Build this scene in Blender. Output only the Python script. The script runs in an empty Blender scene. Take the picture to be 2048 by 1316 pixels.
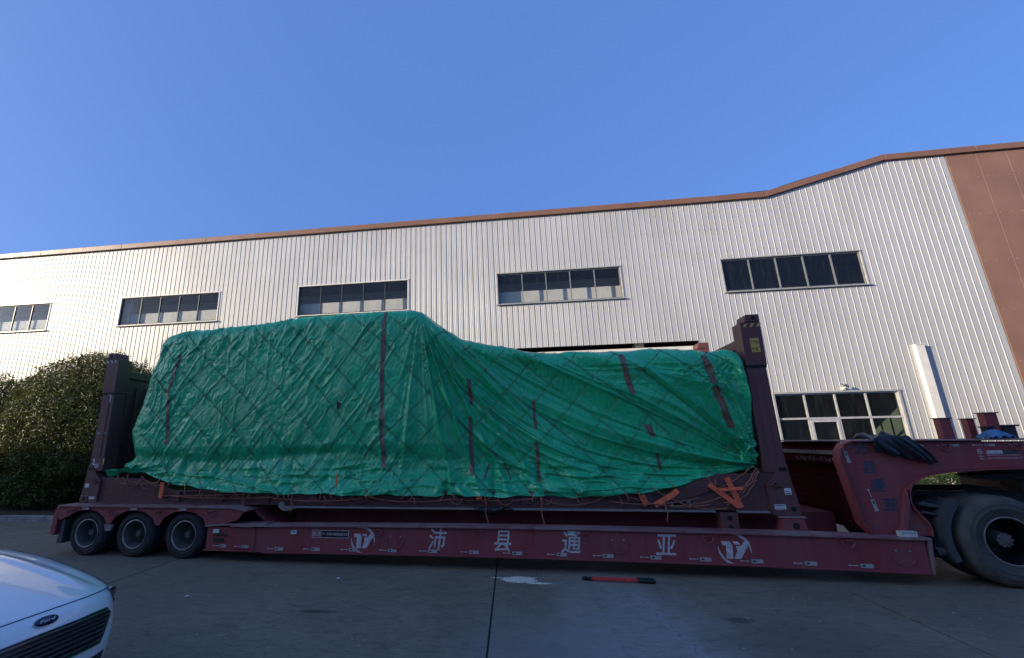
import bpy, bmesh, math, random
import numpy as np
from mathutils import Vector, Matrix
random.seed(7); rng = np.random.default_rng(7)
PI = math.pi
scene = bpy.context.scene
COL = scene.collection

# ------------------------------------------------------------------ camera, light, exposure
cam_d = bpy.data.cameras.new('camera'); cam = bpy.data.objects.new('camera', cam_d); COL.objects.link(cam)
R = ((0.99145, 0.12947, -0.01624), (0.04906, -0.25506, 0.96568), (0.12092, -0.95823, -0.25923))
def orth():
    px, py, h = 900., 658., 1.925
    f = 873.565
    z = Vector((843-px, 2720+py, -f)).normalized(); x = -Vector((-5980-px, -(1000-py), -f)).normalized()
    y = z.cross(x); return Matrix((x, y, z))          # rows: world axes in camera coordinates
cam.matrix_world = Matrix.Translation((0, 0, 1.925)) @ orth().to_4x4()
cam_d.sensor_width = 36; cam_d.lens = 15.3557; cam_d.shift_x = 0.060547; cam_d.clip_end = 3000; cam_d.clip_start = 0.05
scene.camera = cam

SUN = Vector((-1.0, -0.48, 0.29)).normalized()
EL = math.asin(SUN.z); AZ = math.atan2(SUN.x, SUN.y)
sun_d = bpy.data.lights.new('sun', 'SUN'); sun = bpy.data.objects.new('sun', sun_d); COL.objects.link(sun)
sun_d.energy = 2.55; sun_d.angle = math.radians(0.5); sun_d.color = (1.0, 0.83, 0.62)
sun.rotation_euler = SUN.to_track_quat('Z', 'Y').to_euler(); sun.location = (-40, -16, 20)
world = bpy.data.worlds.new('World'); scene.world = world; world.use_nodes = True
wn = world.node_tree.nodes; wl = world.node_tree.links
bg = wn['Background']; sky = wn.new('ShaderNodeTexSky')
sky.sky_type = 'NISHITA'; sky.sun_disc = False; sky.sun_elevation = EL; sky.sun_rotation = AZ
sky.altitude = 0; sky.air_density = 0.7; sky.dust_density = 4.0; sky.ozone_density = 5.0
skm = wn.new('ShaderNodeMix'); skm.data_type = 'RGBA'; skm.inputs[0].default_value = .74
wl.new(sky.outputs[0], skm.inputs[6]); skm.inputs[7].default_value = (.258, .590, 1.63, 1)
wl.new(skm.outputs[2], bg.inputs[0]); bg.inputs[1].default_value = 0.15
vs = scene.view_settings; vs.view_transform = 'Standard'; vs.look = 'None'; vs.exposure = 1.5; vs.gamma = 1.0
vs.use_curve_mapping = False
scene.render.engine = 'CYCLES'
cy = scene.cycles; cy.max_bounces = 7; cy.diffuse_bounces = 4; cy.glossy_bounces = 4; cy.transparent_max_bounces = 12
cy.transmission_bounces = 4; cy.use_denoising = True

# ------------------------------------------------------------------ materials
class NT:
    """short node writer"""
    def __init__(s, name):
        s.m = bpy.data.materials.new(name); s.m.use_nodes = True
        s.t = s.m.node_tree; s.n = s.t.nodes; s.l = s.t.links
        s.b = s.n['Principled BSDF']; s.out = s.n['Material Output']
    def new(s, typ, ins=None, **kw):
        nd = s.n.new('ShaderNode'+typ)
        for k, v in kw.items(): setattr(nd, k, v)
        for k, v in (ins or {}).items(): s.set(nd.inputs[k], v)
        return nd
    def set(s, sock, v):
        if hasattr(v, 'node'): s.l.new(v, sock)
        else:
            if sock.type == 'RGBA' and not hasattr(v, '__len__'): v = (v, v, v, 1)
            elif sock.type == 'RGBA' and len(v) == 3: v = (*v, 1)
            sock.default_value = v
    def pos(s): return s.new('NewGeometry').outputs['Position']
    def obj(s): return s.new('TexCoord').outputs['Object']
    def map(s, v, sc=(1,1,1), rot=(0,0,0), loc=(0,0,0)):
        return s.new('Mapping', {'Vector': v, 'Scale': sc, 'Rotation': rot, 'Location': loc}).outputs[0]
    def noise(s, v, scale=5, det=4, rough=.55, dist=0):
        return s.new('TexNoise', {'Vector': v, 'Scale': scale, 'Detail': det, 'Roughness': rough, 'Distortion': dist}).outputs['Fac']
    def ramp(s, f, lo, hi, a=0., b=1.):
        return s.new('MapRange', {'Value': f, 'From Min': lo, 'From Max': hi, 'To Min': a, 'To Max': b}, clamp=True).outputs[0]
    def mix(s, f, a, b, blend='MIX'):
        nd = s.new('Mix', data_type='RGBA', blend_type=blend)
        s.set(nd.inputs[0], f); s.set(nd.inputs[6], a); s.set(nd.inputs[7], b); return nd.outputs[2]
    def math(s, op, a, b=0., c=0.):
        nd = s.new('Math', operation=op); s.set(nd.inputs[0], a); s.set(nd.inputs[1], b); s.set(nd.inputs[2], c); return nd.outputs[0]
    def sep(s, v): return s.new('SeparateXYZ', {0: v}).outputs
    def bump(s, h, strength=.3, dist=.01, normal=None):
        nd = s.new('Bump', {'Height': h, 'Strength': strength, 'Distance': dist})
        if normal: s.l.new(normal, nd.inputs['Normal'])
        s.l.new(nd.outputs[0], s.b.inputs['Normal']); return nd.outputs[0]
    def base(s, col, rough=.5, metal=0., spec=.5, coat=0.):
        s.set(s.b.inputs['Base Color'], col); s.set(s.b.inputs['Roughness'], rough); s.set(s.b.inputs['Metallic'], metal)
        s.set(s.b.inputs['Specular IOR Level'], spec); s.set(s.b.inputs['Coat Weight'], coat)
        return s.m
def simple(name, col, rough=.5, metal=0., var=.25, scale=6., spec=.5, bump=0.):
    """painted or plain surface with a little uneven tone"""
    t = NT(name); p = t.obj()
    n = t.noise(p, scale, 5, .6)
    c = t.mix(t.ramp(n, .3, .7), tuple(x*(1-var) for x in col), tuple(min(1, x*(1+var)) for x in col))
    r = t.ramp(t.noise(p, scale*2.3, 3), .3, .7, max(.05, rough-.08), min(1, rough+.1))
    m = t.base(c, r, metal, spec)
    if bump: t.bump(t.noise(p, scale*8, 4), bump, .004)
    return m
def worn(name, col, dust, rust=(.07,.03,.02), rough=.5, amt=.55, stretch=(1,1,.25), scale=2.2, spec=.4):
    """steel paint with dust, streaks and scuffs"""
    t = NT(name); p = t.obj()
    big = t.noise(t.map(p, stretch), scale, 6, .65, .4)
    streak = t.noise(t.map(p, (6, 6, .5)), 2.0, 5, .6)
    fine = t.noise(p, 28, 4, .7)
    c = t.mix(t.ramp(big, .35, .72, 0, amt), col, dust)
    c = t.mix(t.ramp(streak, .5, .75, 0, .35), c, tuple(x*.55 for x in col))
    c = t.mix(t.ramp(fine, .68, .76, 0, .55), c, dust)
    c = t.mix(t.ramp(t.noise(p, 9, 5, .7), .66, .74, 0, .6), c, rust)
    m = t.base(c, t.ramp(big, .3, .7, rough-.08, rough+.2), 0, spec)
    t.bump(t.noise(p, 3.2, 3), .25, .012)
    return m

def mat_wall():
    t = NT('white_cladding_paint'); p = t.pos()
    x, y, z = t.sep(p)
    oi = t.new('ObjectInfo').outputs['Random']
    n = t.noise(t.map(p, (.5, 1, .35)), 1.3, 5, .6)
    c = t.mix(t.ramp(n, .3, .7), (.455, .458, .438), (.535, .535, .508))
    c = t.mix(t.math('MULTIPLY', oi, .22), c, (.36, .375, .385))
    # dirty blotches below the eaves, one per stretch of sheets
    blk = t.noise(t.map(p, (1.1, 0, .12)), 1.0, 1, .4)
    hi = t.math('MULTIPLY', t.ramp(z, 8.8, 9.3), t.ramp(blk, .52, .60, 0, .40))
    c = t.mix(hi, c, (.42, .40, .37))
    st = t.noise(t.map(p, (14, 1, .22)), 1.0, 4, .6)
    c = t.mix(t.ramp(st, .56, .78, 0, .35), c, (.40, .37, .33))
    m = t.base(c, t.ramp(t.noise(p, 40, 2), .3, .7, .36, .48), .20, .32)
    t.bump(t.noise(t.map(p, (1.6, 1, .5)), 2.6, 2), .16, .02)
    return m
def mat_ground():
    t = NT('yard_concrete'); p = t.pos(); x, y, z = t.sep(p)
    big = t.noise(p, .55, 6, .62, .6); mid = t.noise(t.map(p, (1, 1.6, 1)), 2.6, 6, .65, .5); fine = t.noise(p, 55, 5, .7)
    grit = t.noise(p, 190, 3, .6)
    c = t.mix(t.ramp(big, .3, .7), (.20, .188, .160), (.33, .308, .262))
    c = t.mix(t.ramp(mid, .52, .70, 0, .6), c, (.125, .118, .105))
    c = t.mix(t.ramp(fine, .42, .64, 0, .5), c, (.34, .32, .28))
    c = t.mix(t.ramp(grit, .60, .70, 0, .6), c, (.44, .42, .38))
    # scuffs running along the yard
    sc = t.noise(t.map(p, (1.0, 9, 1), (0, 0, .12)), 3.4, 6, .75, .3)
    c = t.mix(t.ramp(sc, .55, .66, 0, .75), c, (.42, .40, .37))
    c = t.mix(t.ramp(t.noise(t.map(p, (2.5, 22, 1), (0, 0, .05), (9, 2, 0)), 3.0, 5, .7), .58, .68, 0, .75), c, (.46, .45, .42))
    c = t.mix(t.ramp(t.noise(t.map(p, (1, 2.2, 1), (0, 0, .3), (1, 5, 0)), 7.0, 6, .7), .50, .66, 0, .55), c, (.14, .13, .115))
    c = t.mix(t.ramp(t.noise(t.map(p, (1, 1.8, 1)), 26, 3, .6), .66, .72, 0, .8), c, (.62, .60, .56))
    c = t.mix(t.ramp(t.noise(p, 17, 5, .75), .63, .72, 0, .6), c, (.07, .066, .06))
    sc2 = t.noise(t.map(p, (1.4, 6, 1), (0, 0, -.2), (3, 7, 0)), 1.7, 6, .72, .3)
    c = t.mix(t.ramp(sc2, .60, .70, 0, .6), c, (.085, .08, .072))
    c = t.mix(1.0, c, (.64, .59, .50), 'MULTIPLY')
    def blob(cx, cy_, rx, ry, rot, nz, ns, lo, hi):
        q = t.map(p, (1/rx, 1/ry, 0), (0, 0, 0), (-cx/rx, -cy_/ry, 0))
        if rot: q = t.map(t.map(p, (1, 1, 0), (0, 0, 0), (-cx, -cy_, 0)), (1/rx, 1/ry, 0), (0, 0, rot))
        d = t.new('VectorMath', {0: q}, operation='LENGTH').outputs['Value']
        d = t.math('ADD', d, t.math('MULTIPLY', t.math('SUBTRACT', t.noise(p, ns, 6, .7), .5), nz))
        return t.ramp(d, lo, hi, 1, 0)
    c = t.mix(t.math('MULTIPLY', blob(1.2, 5.2, .95, 2.9, -.05, 1.5, 2.4, .45, 1.2), t.ramp(t.noise(t.map(p, (1, 3.2, 1), (0, 0, .1)), 5.0, 7, .75), .36, .60, .30, 1.0)), c, (.27, .262, .235))
    c = t.mix(t.math('MULTIPLY', blob(.15, 4.6, .9, 1.2, .3, 1.2, 2, .5, 1.2), .4), c, (.22, .22, .21))
    c = t.mix(t.math('MULTIPLY', blob(2.9, 5.2, 1.1, .8, .2, 1.3, 2.6, .3, 1.2), .5), c, (.075, .07, .065))
    c = t.mix(t.math('MULTIPLY', blob(-2.4, 5.6, .30, .07, .1, .8, 9, .5, 1), .7), c, (.035, .034, .032))
    c = t.mix(t.math('MULTIPLY', blob(2.35, 5.75, .18, .10, -.1, .8, 9, .5, 1), .7), c, (.045, .045, .047))
    # cracks
    def crack(x0, y0, x1, y1, w):
        L = math.hypot(x1-x0, y1-y0); ux, uy = (x1-x0)/L, (y1-y0)/L
        dx = t.math('SUBTRACT', x, x0); dy = t.math('SUBTRACT', y, y0)
        al = t.math('ADD', t.math('MULTIPLY', dx, ux), t.math('MULTIPLY', dy, uy))
        ac = t.math('ADD', t.math('MULTIPLY', dx, -uy), t.math('MULTIPLY', dy, ux))
        ac = t.math('ADD', ac, t.math('MULTIPLY', t.math('SUBTRACT', t.noise(p, 3.2, 5, .65), .5), .34))
        ln = t.ramp(t.math('ABSOLUTE', ac), w*.4, w*1.6, 1, 0)
        ins = t.math('MULTIPLY', t.math('GREATER_THAN', al, 0.), t.math('LESS_THAN', al, L))
        return t.math('MULTIPLY', ln, ins), t.math('MULTIPLY', t.ramp(t.math('ABSOLUTE', ac), 0, .09, 1, 0), ins)
    k1, h1 = crack(1.45, 6.75, 1.72, 3.9, .006); k2, h2 = crack(.95, 6.7, .98, 4.2, .005)
    c = t.mix(t.math('MULTIPLY', h1, .45), c, (.30, .30, .29))
    c = t.mix(t.math('MULTIPLY', k1, .45), c, (.03, .03, .03)); c = t.mix(t.math('MULTIPLY', k2, .25), c, (.05, .05, .05))
    # dry whitish spill
    sp = blob(.02, 7.03, .33, .20, .35, 1.5, 13, .62, .82)
    sp2 = blob(-.30, 7.10, .17, .05, .1, 1.4, 16, .5, .7)
    sp3 = blob(.28, 6.88, .26, .055, -.35, 1.5, 17, .6, .8)
    c = t.mix(t.math('MULTIPLY', sp, .95), c, (.72, .68, .57)); c = t.mix(t.math('MULTIPLY', sp2, .8), c, (.60, .57, .49)); c = t.mix(t.math('MULTIPLY', sp3, .9), c, (.80, .75, .62))
    m = t.base(c, t.ramp(mid, .3, .7, .55, .85), 0, .35)
    h = t.math('ADD', t.math('MULTIPLY', fine, .6), t.math('MULTIPLY', grit, .3))
    t.bump(h, .5, .008); return m
def mat_tarp():
    t = NT('green_tarpaulin'); p = t.obj()
    n = t.noise(p, .8, 4, .6)
    c = t.mix(t.ramp(n, .3, .7), (.010, .45, .175), (.024, .57, .26))
    c = t.mix(t.ramp(t.noise(t.map(p, (1, 1, .3)), 2.2, 5, .7), .58, .75, 0, .3), c, (.08, .34, .25))
    c = t.mix(t.ramp(t.noise(t.map(p, (.25, 1, 14)), 2.5, 3, .5), .6, .72, 0, .18), c, (.006, .20, .12))
    t.base(c, t.ramp(t.noise(p, 5, 4), .3, .7, .16, .30), 0, .55, .22); t.b.inputs['Coat Roughness'].default_value = .10
    vor = t.new('TexVoronoi', {'Vector': t.map(p, (1, 1, .55), (0, .5, 0)), 'Scale': 9.0, 'Randomness': 1.0}, feature='DISTANCE_TO_EDGE').outputs['Distance']
    v2 = t.new('TexVoronoi', {'Vector': t.map(p, (1.5, 1, .8), (0, -.8, 0)), 'Scale': 23.0}, feature='DISTANCE_TO_EDGE').outputs['Distance']
    h = t.math('ADD', t.math('MULTIPLY', t.noise(p, 11, 6, .6, 1.2), .45), t.math('MULTIPLY', t.ramp(vor, 0, .22), .55))
    h = t.math('ADD', h, t.math('MULTIPLY', t.ramp(v2, 0, .2), .18))
    ux, uy, uz = t.sep(p)
    cm_ = t.map(t.map(p, (1, 0, 1), (0, 0, 0), (0, 0, 0)), (1, 1, 1), (0, -.60, 0))
    fine_ = t.noise(t.map(cm_, (11, 1, 1.5)), 1.0, 3, .5, .5); fine2 = t.noise(t.map(cm_, (19, 1, 3.2), (0, .35, 0), (3, 0, 1)), 1.0, 2, .5, .4)
    rg = lambda n_: t.math('POWER', t.math('SUBTRACT', 1.0, t.math('ABSOLUTE', t.math('MULTIPLY', t.math('SUBTRACT', n_, .5), 3.4))), 9.0)
    msk = t.math('MULTIPLY', t.ramp(t.noise(t.map(p, (1, 0, 1), (0, 0, 0), (4, 0, 0)), 1.5, 3), .42, .60), t.ramp(ux, -1.6, .2, 1., .25))
    h = t.math('ADD', h, t.math('MULTIPLY', t.math('ADD', t.math('MULTIPLY', rg(fine_), .9), t.math('MULTIPLY', rg(fine2), .5)), msk))
    nb = t.bump(h, .40, .024)
    tl = t.new('BsdfTranslucent', {'Color': (.02, .55, .26, 1), 'Normal': nb})
    mx = t.new('MixShader', {0: .14, 1: t.b.outputs[0], 2: tl.outputs[0]})
    t.l.new(mx.outputs[0], t.out.inputs[0]); return t.m
def mat_glass(name, tint, refl):
    t = NT(name); p = t.obj()
    tr = t.new('BsdfTransparent', {'Color': (*tint, 1)})
    gl = t.new('BsdfGlossy', {'Color': (.9, .95, 1, 1), 'Roughness': .03})
    bmp = t.new('Bump', {'Height': t.noise(p, 1.2, 2), 'Strength': .05, 'Distance': .03}); t.l.new(bmp.outputs[0], gl.inputs['Normal'])
    gm = t.new('NewGeometry'); dt = t.new('VectorMath', {0: gm.outputs['Normal'], 1: gm.outputs['Incoming']}, operation='DOT_PRODUCT').outputs['Value']
    fac = t.math('ADD', t.math('MULTIPLY', t.math('POWER', t.math('SUBTRACT', 1.0, t.math('ABSOLUTE', dt)), 5.0), .8), refl)
    mx = t.new('MixShader', {0: fac, 1: tr.outputs[0], 2: gl.outputs[0]})
    df = t.new('BsdfDiffuse', {'Color': (.30, .29, .26, 1)})
    dirt = t.ramp(t.noise(t.map(p, (9, 9, .8)), 1.5, 5, .65), .5, .8, .01, .05)
    m2 = t.new('MixShader', {0: dirt, 1: mx.outputs[0], 2: df.outputs[0]})
    t.l.new(m2.outputs[0], t.out.inputs[0]); return t.m
def mat_leaf(name, dark, light):
    t = NT(name)
    r = t.new('NewGeometry').outputs['Random Per Island']
    c = t.mix(r, dark, light); n = t.noise(t.pos(), 1.1, 3)
    c = t.mix(t.ramp(n, .35, .65, 0, .6), c, tuple(x*.7 for x in light))
    t.base(c, .48, 0, .35)
    tl = t.new('BsdfTranslucent', {'Color': c})
    mx = t.new('MixShader', {0: .25, 1: t.b.outputs[0], 2: tl.outputs[0]}); t.l.new(mx.outputs[0], t.out.inputs[0]); return t.m
def mat_car():
    t = NT('pearl_white_car_paint'); p = t.obj()
    c = t.mix(t.ramp(t.noise(p, 3, 4), .3, .7), (.78, .77, .74), (.83, .82, .79))
    m = t.base(c, .32, .05, .5, 1.0); t.b.inputs['Coat Roughness'].default_value = .04; return m
def mat_tape():
    t = NT('brown_seam_tape'); p = t.obj()
    c = t.mix(t.ramp(t.noise(p, 5, 5, .7), .35, .65), (.105, .062, .042), (.20, .135, .095))
    m = t.base(c, .45, 0, .5); t.bump(t.noise(p, 26, 5, .7), .6, .012); return m

M = {}
M['wall'] = mat_wall(); M['ground'] = mat_ground(); M['tarp'] = mat_tarp()
M['trim'] = simple('brown_trim_paint', (.205, .105, .064), .45, .0, .12, 1.5)
M['brownpanel'] = simple('brown_wall_paint', (.235, .128, .083), .5, 0, .14, .7)
M['red'] = worn('maroon_trailer_paint', (.25, .040, .046), (.21, .10, .095))
M['redtop'] = worn('scuffed_flange_paint', (.22, .08, .082), (.28, .23, .215), amt=.9)
M['brown'] = worn('dark_brown_container_paint', (.115, .042, .040), (.135, .080, .072), rough=.48, amt=.5)
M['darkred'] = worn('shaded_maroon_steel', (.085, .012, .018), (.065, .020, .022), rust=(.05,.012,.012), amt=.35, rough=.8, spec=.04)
M['pale'] = worn('pale_steel', (.20, .18, .165), (.30, .28, .26), amt=.8)  # pale tone for rail flanges and small fittings
M['dark'] = simple('dark_chassis_paint', (.016, .016, .018), .55)
M['black'] = simple('black_void', (.006, .006, .007), .8)
M['rubber'] = simple('dusty_tyre_rubber', (.030, .030, .031), .75, 0, .45, 7, .3, .15)
M['rubber2'] = simple('grey_truck_tyre', (.085, .079, .070), .8, 0, .35, 4, .25, .12)
M['rim'] = simple('dusty_rim_steel', (.115, .095, .085), .6, .1, .4, 9)
M['rimdark'] = simple('black_wheel_steel', (.012, .012, .013), .45, .1, .4, 9)
M['rimedge'] = simple('worn_rim_edge', (.27, .25, .23), .45, .5, .35, 12)
M['steel'] = simple('bare_steel', (.30, .30, .30), .4, .7, .3, 12)
M['plastic'] = simple('grey_mudguard_plastic', (.055, .058, .064), .5, 0, .25, 5)
M['white'] = simple('white_marking', (.62, .60, .58), .6, 0, .18, 14)
M['marking'] = simple('worn_white_lettering', (.50, .46, .46), .6, 0, .32, 18)
M['reflect'] = simple('grey_reflective_tape', (.36, .35, .34), .4, 0, .2, 12)
M['blue'] = simple('faded_blue_lettering', (.035, .055, .085), .7, 0, .4, 20)
M['lampgreen'] = simple('pale_green_lens', (.30, .45, .42), .25, 0, .15, 12)
M['lampwhite'] = simple('white_lamp_plastic', (.62, .60, .52), .35, 0, .15, 12)
M['yellow'] = simple('yellow_sticker', (.50, .36, .07), .5, 0, .2, 15)
M['ink'] = simple('black_print', (.012, .012, .012), .6)
M['orange'] = simple('orange_webbing', (1.0, .165, .075), .6, 0, .22, 20, .4, .3)
M['rope'] = simple('brown_rope', (.10, .050, .036), .85, 0, .4, 30)
M['rope2'] = simple('orange_brown_rope', (.36, .14, .08), .85, 0, .4, 30)
M['cloth'] = simple('black_sheet', (.010, .010, .013), .42, 0, .4, 8, .5, .3)
M['bluecloth'] = simple('blue_rag', (.06, .16, .30), .7, 0, .4, 12)
M['tape'] = mat_tape()
M['frame'] = simple('aluminium_frame', (.50, .50, .48), .4, .25, .15, 8)
M['framedark'] = simple('dark_window_mullion', (.05, .055, .06), .4, .2, .2, 8)
M['flash'] = simple('cream_flashing', (.68, .66, .60), .45, 0, .1, 4)
M['flashgrey'] = simple('grey_flashing', (.34, .34, .33), .5, 0, .15, 4)  # grey copy of the flashing for the right-hand windows
M['glass'] = mat_glass('window_glass', (.92, .94, .96), .018)
M['glassdark'] = mat_glass('office_glass', (.74, .79, .77), .02)
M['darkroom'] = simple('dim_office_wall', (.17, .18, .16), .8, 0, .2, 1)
M['interior'] = simple('interior_wall', (.30, .30, .28), .8, 0, .2, 1)
M['framegrey'] = simple('grey_window_frame', (.20, .21, .21), .4, .2, .2, 8)
M['innerwhite'] = simple('white_inner_beam', (.55, .56, .56), .7, 0, .1, 2)
M['cream'] = simple('cream_crane_beam', (.62, .58, .48), .7, 0, .1, 2)
M['soil'] = simple('planting_soil', (.05, .04, .03), .95, 0, .4, 6, .2, .5)
M['kerb'] = simple('concrete_kerb', (.26, .25, .24), .8, 0, .25, 5, .3, .25)
M['joint'] = simple('joint_dirt', (.018, .018, .018), .95, 0, .4, 9)
M['leaf'] = mat_leaf('evergreen_leaf', (.050, .070, .018), (.150, .165, .040))
M['leaf2'] = mat_leaf('hedge_leaf_sun_toned', (.09, .14, .028), (.27, .31, .07))  # leaf tones raised in place of sun that misses most of the bush
M['bark'] = simple('bark', (.07, .055, .04), .9, 0, .4, 10, .2, .6)
M['car'] = mat_car()
M['chrome'] = simple('chrome', (.55, .56, .57), .12, 1.0, .05, 5)
M['carblack'] = simple('gloss_black_plastic', (.008, .008, .009), .25, 0, .2, 6)
M['carglass'] = simple('dark_car_glass', (.012, .02, .022), .04, 0, .1, 4, .8)
M['badge'] = simple('blue_badge_enamel', (.010, .020, .055), .15, 0, .1, 6)
M['seal'] = simple('panel_gap', (.012, .014, .016), .7)
M['nred'] = simple('red_tool_paint', (.55, .035, .025), .45, 0, .3, 14)
M['addedblockwall'] = simple('added_block_render', (.62, .57, .49), .8, 0, .12, .6)  # pale so the added blocks bounce light into the yard

# ------------------------------------------------------------------ mesh helpers
class MB:
    def __init__(s): s.v = []; s.f = []
    def add(s, vs, fs):
        o = len(s.v); s.v += [tuple(p) for p in vs]; s.f += [tuple(i+o for i in f) for f in fs]; return s
    def box(s, x0, x1, y0, y1, z0, z1):
        return s.add([(x,y,z) for x in (x0,x1) for y in (y0,y1) for z in (z0,z1)],
                     [(0,1,3,2),(4,6,7,5),(0,4,5,1),(2,3,7,6),(0,2,6,4),(1,5,7,3)])
    def prism(s, poly, a0, a1, axis='y'):
        """poly: list of (p, q); extruded along axis from a0 to a1.  y: (x,z)  x: (y,z)  z: (x,y)"""
        n = len(poly)
        mk = {'y': lambda p, a: (p[0], a, p[1]), 'x': lambda p, a: (a, p[0], p[1]), 'z': lambda p, a: (p[0], p[1], a)}[axis]
        vs = [mk(p, a0) for p in poly] + [mk(p, a1) for p in poly]
        fs = [tuple(range(n)), tuple(range(2*n-1, n-1, -1))] + [(i, (i+1) % n + 0, (i+1) % n + n, i+n) for i in range(n)]
        return s.add(vs, fs)
    def tube(s, pts, r, n=6, cap=True):
        pts = [Vector(p) for p in pts]; rs = r if hasattr(r, '__len__') else [r]*len(pts)
        vs = []; up = None
        for i, p in enumerate(pts):
            t = (pts[min(i+1, len(pts)-1)] - pts[max(i-1, 0)])
            t = t.normalized() if t.length > 1e-9 else Vector((0,0,1))
            if up is None: up = t.orthogonal().normalized()
            up = (up - t*up.dot(t)); up = up.normalized() if up.length > 1e-6 else t.orthogonal().normalized()
            w = t.cross(up)
            for k in range(n):
                a = 2*PI*k/n; vs.append(p + (up*math.cos(a) + w*math.sin(a))*rs[i])
        fs = [(i*n+k, i*n+(k+1) % n, (i+1)*n+(k+1) % n, (i+1)*n+k) for i in range(len(pts)-1) for k in range(n)]
        if cap: fs += [tuple(range(n-1, -1, -1)), tuple(range((len(pts)-1)*n, len(pts)*n))]
        return s.add(vs, fs)
    def lathe(s, prof, c, n=40, axis='y', close=True):
        """prof: (r, a) pairs; a runs along axis from centre c"""
        vs = []
        for r, a in prof:
            for k in range(n):
                t = 2*PI*k/n; p = [r*math.cos(t), a, r*math.sin(t)]
                if axis == 'z': p = [r*math.cos(t), r*math.sin(t), a]
                if axis == 'x': p = [a, r*math.cos(t), r*math.sin(t)]
                vs.append((p[0]+c[0], p[1]+c[1], p[2]+c[2]))
        m = len(prof)
        fs = [(i*n+k, i*n+(k+1) % n, (i+1)*n+(k+1) % n, (i+1)*n+k) for i in range(m-1) for k in range(n)]
        if close:
            if prof[0][0] > 1e-6: fs.append(tuple(range(n)))
            if prof[-1][0] > 1e-6: fs.append(tuple(range((m-1)*n, m*n)))
        return s.add(vs, fs)
    def grid(s, P):
        a, b = len(P), len(P[0])
        return s.add([p for row in P for p in row], [(i*b+j, i*b+j+1, (i+1)*b+j+1, (i+1)*b+j) for i in range(a-1) for j in range(b-1)])
    def ribbon(s, pts, w, side, th=.004):
        """flat strap along pts; side: width direction; thin but solid"""
        side = Vector(side).normalized(); pts = [Vector(p) for p in pts]
        a = [p - side*w/2 for p in pts]; b = [p + side*w/2 for p in pts]
        t = (pts[-1]-pts[0]).normalized(); nn = t.cross(side).normalized()*th
        n = len(pts); vs = a + b + [p+nn for p in a] + [p+nn for p in b]; fs = []
        for i in range(n-1):
            fs += [(i, i+1, n+i+1, n+i), (2*n+i, 3*n+i, 3*n+i+1, 2*n+i+1), (i, 2*n+i, 2*n+i+1, i+1), (n+i, n+i+1, 3*n+i+1, 3*n+i)]
        fs += [(0, n, 3*n, 2*n), (n-1, 3*n-1, 4*n-1, 2*n-1)]
        return s.add(vs, fs)
def link(name, me, mat=None, parent=None, kind=None):
    o = bpy.data.objects.new(name, me); COL.objects.link(o)
    if mat is not None: me.materials.append(M[mat] if isinstance(mat, str) else mat)
    if parent is not None: o.parent = parent
    if kind: o['kind'] = kind
    return o
def obj(name, mb, mat, parent=None, smooth=False, bevel=0., kind=None):
    me = bpy.data.meshes.new(name); me.from_pydata(mb.v, [], mb.f)
    bm = bmesh.new(); bm.from_mesh(me); bmesh.ops.recalc_face_normals(bm, faces=bm.faces); bm.to_mesh(me); bm.free()
    if smooth:
        me.polygons.foreach_set('use_smooth', [True]*len(me.polygons))
        if smooth != 'all': me.set_sharp_from_angle(angle=math.radians(38))
    o = link(name, me, mat, parent, kind)
    if bevel:
        b = o.modifiers.new('edge', 'BEVEL'); b.width = bevel; b.segments = 2; b.limit_method = 'ANGLE'; b.angle_limit = math.radians(40)
    return o
def np_mesh(name, V, F, mat, parent=None, smooth=True, kind=None):
    me = bpy.data.meshes.new(name); V = np.asarray(V, np.float32); F = np.asarray(F, np.int32); k = F.shape[1]
    me.vertices.add(len(V)); me.vertices.foreach_set('co', V.ravel())
    me.loops.add(F.size); me.loops.foreach_set('vertex_index', F.ravel())
    me.polygons.add(len(F)); me.polygons.foreach_set('loop_start', np.arange(0, F.size, k, dtype=np.int32))
    me.update(calc_edges=True)
    if smooth: me.polygons.foreach_set('use_smooth', np.ones(len(F), bool))
    return link(name, me, mat, parent, kind)
def thing(name, label, cat, loc=(0,0,0), rotz=0., group=None):
    o = bpy.data.objects.new(name, None); COL.objects.link(o); o.location = loc; o.rotation_euler = (0,0,rotz)
    o['label'] = label; o['category'] = cat
    if group: o['group'] = group
    return o
def tag(o, label, cat, group=None):
    o['label'] = label; o['category'] = cat
    if group: o['group'] = group
    return o
def again(o, parent=None, loc=None):
    c = o.copy(); COL.objects.link(c)
    if parent is not None: c.parent = parent
    if loc is not None: c.location = loc
    for ch in list(o.children): again(ch, c)
    return c
def text(name, body, mat, parent, loc, size, rot=(PI/2,0,0), bold=0., shear=0., align='CENTER', sx=1., depth=.0008):
    cu = bpy.data.curves.new(name, 'FONT'); cu.body = body; cu.size = size; cu.offset = bold; cu.shear = shear
    cu.align_x = align; cu.align_y = 'CENTER'; cu.extrude = depth; cu.resolution_u = 3
    t = bpy.data.objects.new('tmp', cu); COL.objects.link(t); bpy.context.view_layer.update()
    me = bpy.data.meshes.new_from_object(t.evaluated_get(bpy.context.evaluated_depsgraph_get()))
    bpy.data.objects.remove(t); o = link(name, me, mat, parent); me.name = name
    o.location = loc; o.rotation_euler = rot; o.scale = (sx, 1, 1); return o

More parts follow.
